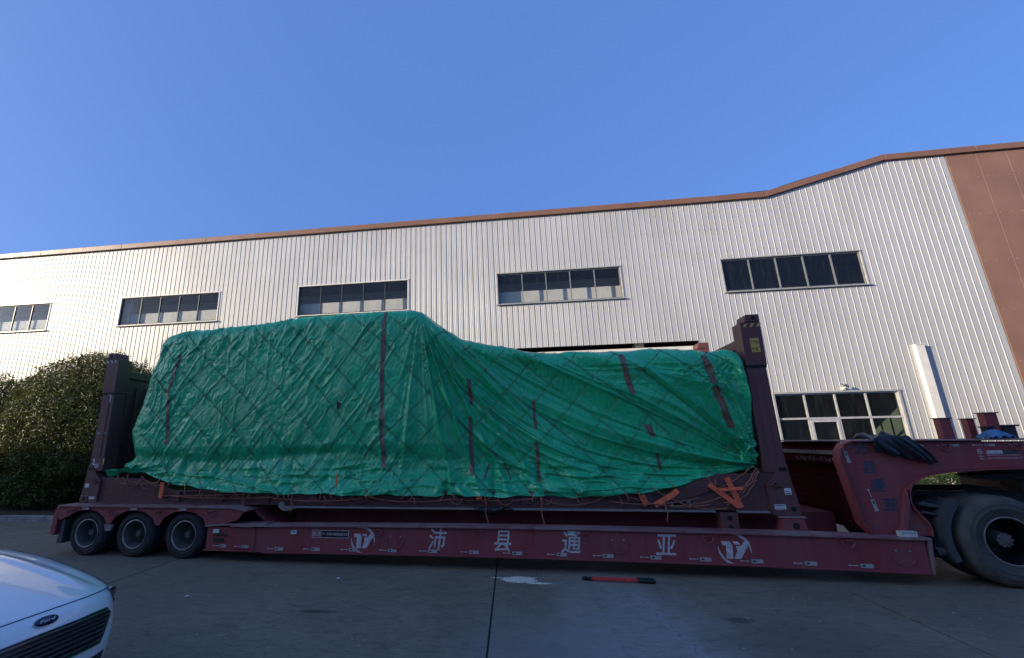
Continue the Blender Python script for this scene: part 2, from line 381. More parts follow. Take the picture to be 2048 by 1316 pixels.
# ------------------------------------------------------------------ ground
D = 15.84                                               # distance of the factory wall
g = MB(); g.box(-400, 400, -400, 400, -.3, -.03)
ground = obj('ground', g, 'ground', kind='structure')
for x_ in (-5.95, -.32, 4.17, 8.9): obj('joint_filler', MB().box(x_-.0095, x_+.0095, -4.5, 15.5, -.029, -.012), 'joint', ground)
XS = [-40, -28.6, -22.9, -17.2, -11.6, -5.95, -.32, 4.17, 8.9, 13.6, 18.3, 24]; YS = [-9.9, -4.5, 1.6, 9.4, 15.6]
for i in range(len(XS)-1):
    for j in range(len(YS)-1):
        x0, x1, y0, y1 = XS[i]+.010, XS[i+1]-.010, YS[j]+.006, YS[j+1]-.006
        if j == 3 and x1 <= -5.9:                        # planter takes the back strip on the left
            y1 = 11.28
        obj('concrete_slab', MB().box(x0, x1, y0, y1, -.029, rng.uniform(-.0025, .0)), 'ground', ground, bevel=.004)
kb = thing('kerb', 'pale concrete kerb edging the planting strip below the evergreens', 'kerb', (0, 11.3, 0)); del kb['category']; kb['kind'] = 'structure'
for k in range(54):
    x = -38 + k*.6
    if x > -6.2: break
    obj('kerb_stone', MB().box(x+.004, x+.596, 0, .12, -.02, .135+rng.uniform(-.004, .004)), 'kerb', kb, bevel=.012)
obj('planting_soil', MB().box(-40, -6.2, 11.43, 15.7, -.028, .10), 'soil', kind='structure')

# ------------------------------------------------------------------ factory building
fac = thing('factory_building', 'long white ribbed metal factory with brown eaves trim and strip windows', 'building', (0, D, 0))
def roofz(x):
    return float(np.interp(x, [-60, 9.55, 9.95, 13.75, 14.1, 40], [10.45, 10.44, 10.50, 11.52, 11.56, 11.58]))
W_OPEN = [(-24.31+8.03*i, -19.77+8.03*i, 6.90, 8.14) for i in range(-1, 5)]     # strip windows
OPEN = W_OPEN + [(8.68, 12.34, 1.0, 3.29), (.35, 6.62, 0, 5.20)]
RIB = [(0,0),(.006,.0135),(.017,.0135),(.023,0),(.078,0),(.082,.0022),(.096,.0022),(.100,0),(.140,0),(.144,.0022),(.158,.0022),(.162,0)]
PW = .82
def cladding(x0, x1):
    xs = []
    n = int(round((x1-x0)/.205))
    for r in range(n):
        xs += [(x0+r*.205+a, h) for a, h in RIB]
    xs.append((x1, 0.))
    ed = sorted({e for o in OPEN for e in o[:2] if x0+.002 < e < x1-.002})
    for e in ed:
        xp = [q[0] for q in xs]; xs.append((e, float(np.interp(e, xp, [q[1] for q in xs])))); xs.sort()
    bx = [13.97, 9.75, 9.95, 13.75, 14.1]
    bands = {}
    for (a, ha), (b, hb) in zip(xs[:-1], xs[1:]):
        if b-a < 1e-5: continue
        mid = (a+b)/2; top = (roofz(a)+.02, roofz(b)+.02)
        cuts = sorted((o[2], o[3]) for o in OPEN if o[0] < mid < o[1]); z = 0.02
        for lo, hi in cuts:
            if lo > z: bands.setdefault((z, lo), MB()).add([(a,-ha,z),(b,-hb,z),(b,-hb,lo),(a,-ha,lo)], [(0,1,2,3)])
            z = hi
        bands.setdefault((z, 99), MB()).add([(a,-ha,z),(b,-hb,z),(b,-hb,top[1]),(a,-ha,top[0])], [(0,1,2,3)])
    return list(bands.values())
x = 15.84
while x > -41:
    for mb in cladding(x-PW, x): obj('cladding_panel', mb, 'wall', fac)
    x -= PW
xl = x
# screws along the purlin lines
sc = MB()
for i in range(int((15.84-xl)/.205)):
    sx_ = 15.84-.205*(i+1)+.0125
    for z in (1.6, 3.9, 5.7, 6.6, 8.45, 9.35):
        if any(o[0]-.05 < sx_ < o[1]+.05 and o[2]-.05 < z < o[3]+.05 for o in OPEN): continue
        s_ = .007; sc.box(sx_-s_, sx_+s_, -.023, -.0137, z-s_, z+s_)
obj('screw_heads', sc, 'steel', fac, kind='stuff')
# brown end bay of flat panels
x = 15.86; k = 0
while x < 30:
    w = .93; obj('brown_panel', MB().box(x+.006, x+w-.006, -.012, 0.02, 0.02, 11.56), 'brownpanel', fac, bevel=.006); x += w
scb = MB()
for i in range(15):
    for j in range(3):
        for z in (2.2, 4.1, 5.8, 7.5, 9.2, 10.6):
            xx = 15.99+i*.93+j*.33; scb.box(xx-.008, xx+.008, -.0205, -.0125, z-.008, z+.008)
obj('screw_heads', scb, 'frame', fac, kind='stuff')
# eaves trim in lengths, following the raised end
tr = [(-41.3, 0)] + [(-41.3+4.1*i, 0) for i in range(1, 13)] + [(9.75, 0), (13.9, 0), (16.8, 0), (20.9, 0), (25, 0), (30, 0)]
for (a, _), (b, _) in zip(tr[:-1], tr[1:]):
    za, zb = roofz(a+.001), roofz(b-.001)
    if abs(a-9.75) < .01: za = 10.46
    if abs(b-9.75) < .01: zb = 10.45
    if abs(a-9.75) < .01: zb = 11.55
    mb = MB(); a2, b2 = a+.003, b-.003
    mb.add([(a2,-.10,za),(b2,-.10,zb),(b2,-.10,zb+.22),(a2,-.10,za+.22),(a2,.35,za),(b2,.35,zb),(b2,.35,zb+.22),(a2,.35,za+.22)],
           [(0,1,2,3),(5,4,7,6),(0,4,5,1),(3,2,6,7),(0,3,7,4),(1,5,6,2)])
    obj('eaves_trim', mb, 'trim', fac, bevel=.01)
# shell behind the cladding
sh = MB(); sh.box(-41.3, 30, 24, 24.2, 0, 11); obj('back_wall', sh, 'interior', fac)
obj('end_wall', MB().box(-41.5, -41.3, .03, 24.2, 0, 10.6), 'wall', fac); obj('end_wall', MB().box(30, 30.2, -.04, 24.2, 0, 11.7), 'brownpanel', fac)
obj('roof', MB().prism([(.36, 10.62), (12, 11.4), (24.2, 10.62), (24.2, 10.5), (12, 11.28), (.36, 10.5)], -41.3, 30, 'x'), 'interior', fac)
obj('raised_parapet', MB().prism([(9.8,10.3),(13.9,11.5),(30,11.55),(30,10.3)], .37, .5), 'interior', fac)
lining = MB()
def lin(x0, x1, z0, z1): lining.box(x0, x1, .10, .14, z0, z1)
lin(-41.3, 30, 8.3, 10.5); lin(-41.3, .2, 0, 6.75); lin(.2, 6.8, 5.35, 6.75); lin(6.8, 8.5, 0, 6.75); lin(8.5, 12.5, 3.45, 6.75); lin(8.5, 12.5, 0, .98); lin(12.5, 30, 0, 6.75)
ww = sorted(W_OPEN); lin(-41.3, ww[0][0]-.1, 6.75, 8.3)
for a, b in zip(ww[:-1], ww[1:]): lin(a[1]+.1, b[0]-.1, 6.75, 8.3)
lin(ww[-1][1]+.1, 30, 6.75, 8.3)
obj('inner_lining', lining, 'interior', fac)
for (a, b, _, _) in W_OPEN[:5]: obj('window_blind', MB().box(a-1.2, b+.9, .40, .42, 5.9, 7.52), 'cream', fac)
obj('crane_beam', MB().box(-41, 7.0, 1.5, 1.7, 6.0, 8.25), 'innerwhite', fac)
for k in range(6):
    xx = -30.4+7.0*k; obj('inner_column', MB().box(xx, xx+.3, .3, .7, 0, 10), 'cream', fac)
obj('inner_partition', MB().box(7.2, 7.3, .16, 9, 0, 10.4), 'interior', fac)
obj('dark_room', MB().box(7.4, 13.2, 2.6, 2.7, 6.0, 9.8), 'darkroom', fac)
# strip windows
def strip_window(a, b, z0, z1, dark):
    fr = 'framedark' if not dark else 'framegrey'
    w = MB(); t = .05
    w.box(a-.035, b+.035, -.035, .09, z1-.012, z1+.03); w.box(a-.035, a+.012, -.022, .09, z0, z1-.012); w.box(b-.012, b+.035, -.022, .09, z0, z1-.012)
    o = obj('window', w, 'flashgrey' if dark else 'flash', fac, bevel=.004)
    obj('sill', MB().prism([(-.085, z0-.035), (.09, z0-.015), (.09, z0+.02), (-.085, z0-.005)], a-.07, b+.07, 'x'), 'flashgrey' if dark else 'flash', o)
    i = MB(); i.box(a+.012, b-.012, .03, .08, z1-.055, z1-.012); i.box(a+.012, b-.012, .03, .08, z0+.02, z0+.06)
    i.box(a+.012, a+.05, .03, .08, z0+.06, z1-.055); i.box(b-.05, b-.012, .03, .08, z0+.06, z1-.055)
    obj('window_frame', i, fr, o)
    n = 5; wd = (b-a-.1)/n
    for k in range(1, n): obj('mullion', MB().box(a+.05+wd*k-.018, a+.05+wd*k+.018, .025, .085, z0+.06, z1-.055), fr, o)
    for k in range(n):
        tl = rng.uniform(-.002, .002)
        obj('pane', MB().box(a+.05+wd*k+.018, a+.05+wd*(k+1)-.018, .052+tl, .057+tl, z0+.06, z1-.055), 'glass', o)
for q, (a, b, c, d) in enumerate(W_OPEN): strip_window(a, b, c, d, q >= 4)
# office glazing with door
o = obj('office_window', MB().box(8.62, 12.40, -.05, .1, 3.275, 3.33).box(8.62, 8.69, -.04, .1, 1.0, 3.275).box(12.33, 12.40, -.04, .1, 1.0, 3.275).box(8.62, 12.4, -.05, .1, .93, 1.0), 'flashgrey', fac, bevel=.005)
cw = (12.33-8.69)/4
f_ = MB(); f_.box(8.69, 12.33, .02, .08, 2.44, 2.50); f_.box(8.69, 12.33, .02, .08, 3.235, 3.275)
for k in range(5):
    xx = 8.69+cw*k; f_.box(max(8.69, xx-.025), min(12.33, xx+.025), .022, .078, 1.0, 2.44); f_.box(max(8.69, xx-.025), min(12.33, xx+.025), .022, .078, 2.5, 3.235)
obj('window_frame', f_, 'frame', o)
for k in range(4):
    xx = 8.69+cw*k
    obj('pane', MB().box(xx+.025, xx+cw-.025, .05, .055, 2.5, 3.235), 'glassdark', o)
    if k != 1: obj('pane', MB().box(xx+.025, xx+cw-.025, .05, .055, 1.0, 2.44), 'glassdark', o)
dx = 8.69+cw; d_ = obj('casement', MB().box(dx+.03, dx+.11, .01, .07, 1.0, 2.43).box(dx+cw-.11, dx+cw-.03, .01, .07, 1.0, 2.43).box(dx+.11, dx+cw-.11, .01, .07, 2.35, 2.43), 'frame', o, bevel=.004)
obj('pane', MB().box(dx+.11, dx+cw-.11, .04, .045, 1.0, 2.35), 'glassdark', o)
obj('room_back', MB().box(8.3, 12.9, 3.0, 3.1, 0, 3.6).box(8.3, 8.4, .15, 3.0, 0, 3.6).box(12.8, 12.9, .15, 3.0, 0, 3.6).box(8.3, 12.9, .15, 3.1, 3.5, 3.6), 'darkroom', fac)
# sliding door under its track
obj('door_track', MB().box(.40, 6.57, .12, .34, 4.72, 5.045), 'flash', fac, bevel=.006)
for k in range(4): obj('sliding_door', MB().box(.42+1.54*k, .42+1.54*k+1.52, .20, .26, .05, 4.70), 'flash', fac, bevel=.004)
obj('door_recess', MB().box(.2, 6.8, .8, .85, 0, 5.3).box(.2, 6.8, .15, .85, 5.25, 5.3), 'black', fac)
# cable duct box
obj('cable_duct', MB().box(13.12, 13.37, -.135, -.002, .3, 4.72).box(13.10, 13.39, -.15, -.002, 4.72, 4.745), 'flash', fac, bevel=.004)
# roof cable
cp = [(3.0+k*.8, .05, 10.675+.0012*k*k) for k in range(9)]
cp += [(9.95+.65*k, .05, roofz(9.95+.65*k)+.27+.02*math.sin(k)) for k in range(6)]
tag(obj('roof_cable', MB().tube([(p[0], p[1]+D, p[2]) for p in cp], .012, 5), 'ink'), 'thin black cable lying along the brown eaves trim', 'cable')
# security camera over the office glazing
sc_t = thing('security_camera', 'small white bullet camera on the wall over the office window', 'security camera', (10.78, D-.045, 3.40))
obj('bracket', MB().box(-.04, .04, -.02, .03, -.05, .05).tube([(0,0,0), (0,-.09,.02), (.02,-.13,.06)], .016, 8), 'lampwhite', sc_t, True)
obj('housing', MB().lathe([(.02,-.13),(.045,-.12),(.05,.05),(.045,.12),(0,.125)], (0,0,0), 16, 'x'), 'lampwhite', sc_t, True)
sc_t.children[1].location = (-.03, -.15, .09); sc_t.children[1].rotation_euler = (0, .25, .5)
obj('lens', MB().lathe([(.034,-.01),(.034,.01),(0,.012)], (0,0,0), 14, 'x'), 'ink', sc_t, True); sc_t.children[2].location = (-.14, -.21, .115); sc_t.children[2].rotation_euler = (0, .25, .5)

# ------------------------------------------------------------------ unseen tall block, added behind the viewer to shade the yard
nb = thing('added_shade_block', 'unseen tall block added behind and beside the viewer to shade the yard', 'building', (0, -10, 0))
obj('wall', MB().box(-72, -13, -14, 0, 0, 14.9), 'addedblockwall', nb); obj('parapet', MB().box(-72.1, -12.9, -14.1, .08, 14.9, 15.3), 'flash', nb)

lw = thing('added_reflection_block', 'unseen long low block added behind the viewer for dark reflections', 'building', (0, -26, 0))  # unseen block added so upright faces reflect a dark front
obj('wall', MB().box(-18, 90, -12, 0, 0, 8.6), 'addedblockwall', lw); obj('parapet', MB().box(-18.1, 90.1, -12.1, .08, 8.6, 8.95), 'trim', lw)
# ------------------------------------------------------------------ plants
def leaf_mesh(pts, nrm, size, asp=.45):
    """folded little leaves, two quads each, around pts"""
    n = len(pts); t = rng.normal(size=(n,3)); t -= nrm*(t*nrm).sum(1, keepdims=True); t /= np.linalg.norm(t, axis=1, keepdims=True)
    b = np.cross(nrm, t); L = size*rng.uniform(.7, 1.3, (n,1)); W = L*asp
    fold = nrm*L*.16
    a0 = pts - t*L*.5; a1 = pts + t*L*.5; l = pts - b*W*.5 + fold; r = pts + b*W*.5 + fold
    V = np.stack([a0, l, a1, r], 1).reshape(-1, 3); i = np.arange(n)*4
    F = np.stack([np.stack([i, i+1, i+2], 1), np.stack([i, i+2, i+3], 1)], 1).reshape(-1, 3)
    return V, F
def fnoise(P, f, seed):
    r = np.random.default_rng(seed); out = np.zeros(len(P))
    for k in range(6):
        d = r.normal(size=3); d /= np.linalg.norm(d); out += np.sin((P@d)*f*(1+.45*k)+r.uniform(0, 6.28))/(1+.4*k)
    return out/2.2
def crown(cx, cy_, cz, rx, ry, rz, n, size, seed, zmin=.35, mat='leaf', parent=None, name='crown', clump=1., thick=.42):
    r = np.random.default_rng(seed)
    d = r.normal(size=(n,3)); d /= np.linalg.norm(d, axis=1, keepdims=True)
    rad = 1 - thick*r.random(n)**1.7
    bumps = 1 + .10*clump*fnoise(d*3.0, 2.3, seed) + .06*clump*fnoise(d*3.0, 6.5, seed+1)
    P = d*(rad*bumps)[:,None]*np.array([rx, ry, rz]) + np.array([cx, cy_, cz])
    dens = fnoise(P, 2.6, seed+2) + .6*fnoise(P, 7., seed+3)
    keep = (P[:,2] > zmin) & (dens > -.62*clump - (r.random(n)*.5))
    P = P[keep]; d = d[keep]
    nr = d*.55 + r.normal(size=d.shape)*.55 + np.array([0,0,.35]); nr /= np.linalg.norm(nr, axis=1, keepdims=True)
    V, F = leaf_mesh(P, nr, size)
    return np_mesh(name, V, F, mat, parent, False)
def sprigs(cx, cy_, cz, rx, ry, rz, n, seed, parent, mat='leaf'):
    """shoots that stand out of the crown's outline"""
    r = np.random.default_rng(seed); pts = []; nn = []
    for k in range(n):
        d = r.normal(size=3); d[2] = abs(d[2])*1.1; d /= np.linalg.norm(d)
        if d[1] > .5: d[1] *= -1
        base = d*np.array([rx, ry, rz])*.97 + np.array([cx, cy_, cz]); up = d*.6+np.array([0,0,.7])+r.normal(size=3)*.15; up /= np.linalg.norm(up)
        L = r.uniform(.12, .38)
        for j in range(11):
            q = base + up*L*j/10; s_ = r.normal(size=3); s_ -= up*(s_@up); s_ /= np.linalg.norm(s_)
            pts.append(q + s_*.035); nr = np.cross(up, s_)*.6 + up*.6 + r.normal(size=3)*.2; nn.append(nr/np.linalg.norm(nr))
    V, F = leaf_mesh(np.array(pts), np.array(nn), .085, .38)
    return V, F
def tree(label, cx, cy_, cz, rx, ry, rz, n, seed, trunk_h):
    t = thing('evergreen_tree', label, 'tree', (cx, cy_, .1), 0, 'evergreens in the planting strip')
    o = crown(0, 0, cz, rx, ry, rz, n, .085, seed, .18, 'leaf', t, clump=1.25, thick=.5)
    crown(-1.0, -.1, .62, rx*.68, ry*.85, .75, n//5, .085, seed+5, .0, 'leaf', t, 'lower_foliage', 1.0, .5)
    V, F = sprigs(0, 0, cz, rx*1.02, ry*1.02, rz*1.02, 260, seed+9, t)
    np_mesh('shoots', V, F, 'leaf', t, False, 'stuff')
    mb = MB()
    for k in range(5):
        a = k*1.26+.4; b = Vector((.12*math.cos(a), .12*math.sin(a), -.1)); e = Vector((rx*.55*math.cos(a), ry*.5*math.sin(a), cz+.5*math.sin(k*2.1)))
        m_ = b.lerp(e, .45)+Vector((-.08*math.sin(a*3), .06, .12))
        mb.tube([b, b.lerp(m_, .5)+Vector((.02,0,.03)), m_, m_.lerp(e, .5)+Vector((0,0,.12)), e], [.085, .07, .055, .04, .018], 7)
    obj('trunk', mb, 'bark', t, True)
    bl = MB()   # dark inner twig mass that closes the crown's core
    return t
tree('domed evergreen tree behind the rear of the trailer, its top catching the sun', -14.35, 13.7, 2.55, 2.95, 1.85, 2.42, 120000, 11, 1.)
tree('lower spreading evergreen, farther from the trailer than the domed one beside it', -19.0, 13.8, 2.2, 2.7, 1.85, 2.1, 80000, 23, 1.)
bt = thing('clipped_bush', 'round clipped bush at the wall with sunlight put into its leaf colour, seen under the trailer neck', 'bush', (11.95, 14.4, 0))
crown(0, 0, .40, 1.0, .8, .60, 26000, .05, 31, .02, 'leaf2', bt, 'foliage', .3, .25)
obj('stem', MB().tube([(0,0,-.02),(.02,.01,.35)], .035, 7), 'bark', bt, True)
np_b = MB()

# ------------------------------------------------------------------ low-bed trailer (local axes: x along it, y across away from the viewer)
TL = (0, 7.41, 0); TR = -math.radians(2.9)
lb = thing('lowbed_trailer', 'maroon low-bed trailer with white lettering along its side beam', 'trailer', TL, TR)
def cam_(s): return .052*(1-((s-.2)/5.3)**2)
def beam_strip(s0, s1, z0, z1, y0, y1, n=26, cham=0.):
    """a bar along the trailer that follows its slight upward camber"""
    P = []
    for i in range(n+1):
        s = s0+(s1-s0)*i/n; c = max(-.01, cam_(s)); P.append([(s,y0,z0+c),(s,y1,z0+c),(s,y1,z1+c),(s,y0,z1+c),(s,y0,z0+c)])
    mb = MB(); mb.grid(P); o_ = len(mb.v); mb.add(P[0][:4], [(0,1,2,3)]); mb.add(P[-1][:4], [(3,2,1,0)]); return mb
def side_beam(y0, yd):
    # yd = +1 near beam, -1 far beam (mirrored thickness)
    w = beam_strip(-4.28, 5.40, .165, .555, y0, y0+yd*.03)
    b_ = obj('side_beam', w, 'red', lb, bevel=.003)
    lo, hi = sorted((y0-yd*.045, y0+yd*.22)); obj('top_flange', beam_strip(-4.9, 5.46, .555, .585, lo, hi), 'redtop', b_, bevel=.004)
    lo, hi = sorted((y0-yd*.03, y0+yd*.18)); obj('bottom_flange', beam_strip(-4.28, 5.38, .14, .165, lo, hi), 'red', b_, bevel=.004)
    lo, hi = sorted((y0-yd*.012, y0+yd*.03)); obj('end_plate', MB().prism([(5.40,.13),(5.43,.15),(5.49,.58),(5.44,.58)], lo, hi), 'redtop', b_, bevel=.003)
    # lower step behind the wheels
    lo, hi = sorted((y0+yd*.012, y0+yd*.04)); st = obj('rear_step', MB().box(-5.39, -4.285, lo, hi, .185, .545), 'red', b_, bevel=.004)
    lo, hi = sorted((y0-yd*.03, y0+yd*.25)); obj('step_ledge', MB().prism([(-5.42,.548),(-5.42,.575),(-5.1,.60),(-4.25,.615),(-4.25,.60),(-5.1,.57)], lo, hi), 'redtop', b_, bevel=.004)
    lo, hi = sorted((y0-yd*.02, y0+yd*.1)); obj('step_foot', MB().box(-5.42, -4.26, lo, hi, .165, .184), 'red', b_, bevel=.003)
    lo, hi = sorted((y0+yd*.002, y0+yd*.011)); obj('patch_plate', MB().box(-4.86, -4.45, lo, hi, .20, .54), 'red', b_, bevel=.002)
    return b_
nearb = side_beam(0., 1.); side_beam(3.0, -1.)
# weld stiffeners behind and well floor
wf = MB()
for k in range(9): wf.box(-4.6+k*1.15, -4.52+k*1.15, .04, 2.96, .28, .42)
obj('cross_member', wf, 'red', lb, kind='stuff')
obj('well_floor', MB().box(-4.2, 4.9, .9, 2.1, .36, .765), 'red', lb)
# rear deck over the wheels
def fender(y0, y1):
    arch = []
    def a_(c):   # arch over one wheel
        return [(c-.50,.56),(c-.40,.68),(c-.22,.775),(c,.80),(c+.22,.775),(c+.40,.68),(c+.50,.56)]
    pts = [(-8.62,.85)] + [(-8.60,.62),(-8.54,.62)] + a_(-7.98)[1:-1] + [(-7.50,.55),(-7.43,.55)] + a_(-6.94)[1:-1] + [(-6.46,.55),(-6.38,.55)] + a_(-5.90)[1:-1] + [(-5.42,.555),(-5.28,.555),(-4.82,.66),(-4.70,.80),(-5.0,.85)]
    return MB().prism(pts, y0, y1)
rd = obj('rear_deck', MB().prism([(-8.63,.852),(-4.95,.852),(-4.65,.80),(-4.65,.83),(-4.93,.88),(-8.63,.88)], -.03, 3.03), 'redtop', lb, bevel=.004)
obj('fender', fender(.0, .03), 'red', rd, bevel=.003); obj('fender', fender(2.97, 3.0), 'red', rd, bevel=.003)
obj('rear_bumper', MB().prism([(-8.70,.84),(-8.64,.84),(-8.64,.40),(-8.68,.34),(-8.76,.36),(-8.74,.70)], .02, 2.98), 'red', lb, bevel=.006)
obj('bogie_frame', MB().box(-8.6, -4.7, .75, .95, .42, .84).box(-8.6, -4.7, 2.05, 2.25, .42, .84), 'dark', lb)
obj('slope_plate', MB().prism([(-4.66,.80),(-4.66,.76),(-4.25,.48),(-4.25,.52)], .25, 2.75), 'red', lb)
obj('mud_flap', MB().prism([(-8.56,.62),(-8.50,.62),(-8.50,.20),(-8.62,.20)], .06, .55), 'plastic', lb, bevel=.006)
obj('gusset', MB().prism([(-7.56,.55),(-7.38,.55),(-7.42,.44),(-7.52,.44)], .01, .06), 'pale', lb)
# wheels: three axles, dual tyres at both ends
def tyre_prof(R_, r_, w):
    return [(r_,-w*.42),(r_+.03,-w*.47),((R_+r_)/2-.03,-w*.5),((R_+r_)/2-.024,-w*.512),((R_+r_)/2-.016,-w*.5),((R_+r_)/2+.05*R_,-w*.495),((R_+r_)/2+.06*R_,-w*.508),((R_+r_)/2+.075*R_,-w*.49),(R_-.045,-w*.46),(R_-.012,-w*.36),(R_,-w*.22),(R_,w*.22),(R_-.012,w*.36),(R_-.045,w*.46),((R_+r_)/2,w*.5),(r_+.03,w*.47),(r_,w*.42)]
def trailer_wheel(s, v, sgn):
    w = obj('wheel', MB().lathe([(.0,.02),(.075,.02),(.085,.05),(.09,.11),(.17,.125),(.185,.06),(.215,-.07),(.225,-.10),(.235,-.115)], (0,0,0), 40, close=False).lathe([(.0,-.035),(.055,-.03),(.062,0),(.07,.06)], (0,0,0), 24, close=False), 'rim', lb, True)
    w.location = (s, v, .385); w.rotation_euler = (0, 0, 0 if sgn < 0 else PI)
    obj('tyre', MB().lathe(tyre_prof(.405, .238, .24), (0,0,0), 56, close=False), 'rubber', w, True)
    obj('rim', MB().lathe([(.226,-.112),(.238,-.126),(.25,-.122),(.25,-.10)], (0,0,0), 48, close=False), 'rimedge', w, True)
    nt = MB()
    for k in range(8):
        a = k*PI/4; nt.lathe([(.012,.11),(.012,.085),(0,.083)], (.135*math.cos(a), 0, .135*math.sin(a)), 6)
    obj('wheel_nuts', nt, 'steel', w, kind='stuff')
    return w
w0 = trailer_wheel(-7.96, .17, -1)
for s in (-6.925, -5.89): again(w0, lb, (s, .17, .385))
for s in (-7.96, -6.925, -5.89):
    c = again(w0, lb, (s, 2.83, .385)); c.rotation_euler = (0, 0, PI)
    for v in (.46, 2.54): c = again(w0, lb, (s, v, .385)); c.rotation_euler = (0, 0, PI if v < 1 else 0)
    obj('axle', MB().tube([(s,.3,.385),(s,2.7,.385)], .06, 10), 'dark', lb, True)
# tie-down rings, lamps, reflectors, covers
def dring(s, z, r, v=-.02):
    pts = [(s-r*.9, v-.012, z)] + [(s-r*math.cos(a), v-.018, z-r*1.05*math.sin(a)-.01) for a in np.linspace(.15, PI-.15, 12)] + [(s+r*.9, v-.012, z)]
    mb = MB().tube(pts, .0085, 7).box(s-r*.75, s+r*.75, v-.02, v+.018, z-.006, z+.014)
    return obj('tie_ring', mb, 'red', lb, True)
for s in (-2.23, -.59, 1.04, 2.73, 4.49): dring(s, .535+cam_(s)-.02, .075)
for s in (-8.33, -7.45, -6.42, -5.35): dring(s, .80, .07, -.004)
def reflector(s, z, L=.15, h=.042, v=-.002, rot=0., arrow=True):
    o = obj('reflector', MB().box(-L/2, L/2, -.003, .001, -h/2, h/2), 'reflect', lb, bevel=.001); o.location = (s, v, z); o.rotation_euler = (0, rot, 0)
    obj('reflector_print', MB().box(-L*.36, -L*.12, -.0042, -.0034, -h*.2, h*.2), 'ink', o)
    if arrow: obj('reflector_arrow', MB().box(-L/2-.13, -L/2-.02, -.002, .001, -.004, .004).box(-L/2-.14, -L/2-.118, -.002, .001, -.009, .009), 'marking', o)
    return o
for s, dz in ((-5.05,.03),(-4.62,.03)): reflector(s, .215+dz, .13, .045, .008 if s < -4.7 else -.002)
for k in range(15):
    s = -3.98+.665*k
    if s < 5.3: reflector(s, .205+max(0, cam_(s)), .15, .05)
for s in (-7.98, -6.94, -5.90): reflector(s, .828, .14, .036, -.032, 0, False)
def side_lamp(s, z, mat='lampgreen', v=0.):
    o = obj('side_lamp', MB().box(s-.055, s+.055, v-.028, v+.01, z-.04, z+.022), 'lampwhite', lb, bevel=.005)
    obj('lens', MB().box(s-.05, s+.05, v-.031, v-.0285, z-.012, z+.02), mat, o, bevel=.001)
side_lamp(-3.72, .50); side_lamp(.84, .565); side_lamp(-5.2, .49, 'lampwhite', .01)
obj('rating_plate', MB().box(-5.25, -4.98, .001, .011, .40, .425).box(-5.25, -5.05, .001, .011, .30, .37), 'ink', lb)
o = obj('side_lamp', MB().box(5.13, 5.33, -.03, .05, .59, .66), 'lampwhite', lb, bevel=.008); obj('lens', MB().box(5.15, 5.31, -.034, -.031, .63, .655), 'reflect', o)
for s, z in ((-1.93,.41),(1.50,.43),(5.12,.37),(-3.38,.36)):
    if s == -3.38:
        continue
    rim = [(s+.14*math.cos(a), -.006, z+.14*math.sin(a)) for a in np.linspace(PI*.98, PI*2.02, 22)]
    o = obj('pin_cover', MB().tube(rim, .007, 6).lathe([(.132,.0),(.132,-.003),(0,-.003)], (s,0,z), 32), 'red', lb, True)
    for q in (-1, 1): obj('bolt', MB().lathe([(.016,0),(.016,-.012),(0,-.013)], (s+q*.082, -.003, z+.045), 6), 'rimedge', o)
# lettering
for ch, s in zip('沛县通亚', (-1.26, -.22, .81, 2.15)):
    text('lettering', ch, 'marking', lb, (s, -.0025, .40+cam_(s)-.045), .34, bold=.003, shear=.18, sx=.86)
def emblem(s, z, k=1.):
    a = MB()
    T = [(-.155,.085),(-.045,.085),(-.02,.03),(-.035,-.13),(-.115,-.13),(-.10,.035),(-.145,.03)]
    Y1 = [(-.015,.085),(.055,.085),(.08,.045),(.005,.05)]
    Y2 = [(.02,.03),(.085,.03),(.125,.085),(.205,.085),(.06,-.13),(-.02,-.13),(.03,-.03)]
    for P in (T, Y1, Y2): a.prism([(s+x_*k, z+y_*k) for x_, y_ in P], -.0035, -.0005)
    o = obj('emblem', a, 'marking', lb)
    def swoosh(a0, a1, w):
        n = 22; ang = np.linspace(a0, a1, n); mb = MB(); P = []
        for i, t in enumerate(ang):
            ww_ = w*math.sin(PI*(i+.2)/(n-.6))**.8; r0 = .205
            P.append([(s+k*(r0)*1.0*math.cos(t), -.003, z-.01+k*r0*math.sin(t)), (s+k*(r0-ww_)*math.cos(t), -.003, z-.01+k*(r0-ww_)*math.sin(t))])
        return mb.grid(P)
    obj('emblem_arc', swoosh(-.25, 2.0, .035), 'marking', o); obj('emblem_arc', swoosh(2.95, 5.1, .032), 'marking', o)
emblem(-2.49, .40); emblem(3.07, .40, 1.05)
o = obj('maker_plate', MB().box(-3.385, -2.745, -.004, .001, .415, .53), 'ink', lb)
bd = MB(); bd.box(-3.39, -2.74, -.006, -.0045, .524, .532).box(-3.39, -2.74, -.006, -.0045, .412, .420).box(-3.39, -3.384, -.006, -.0045, .42, .524).box(-2.748, -2.74, -.006, -.0045, .42, .524)
obj('plate_border', bd, 'marking', o); obj('plate_field', MB().box(-3.384, -3.215, -.0052, -.0042, .42, .524), 'red', o)
text('plate_lettering', '长车', 'marking', o, (-3.30, -.0065, .468), .085, bold=.001)
text('plate_lettering', '专用汽车制造有限公司', 'marking', o, (-2.945, -.0055, .468), .044, bold=.0005, sx=.86); text('plate_lettering', '中国', 'marking', o, (-3.185, -.0055, .475), .026)
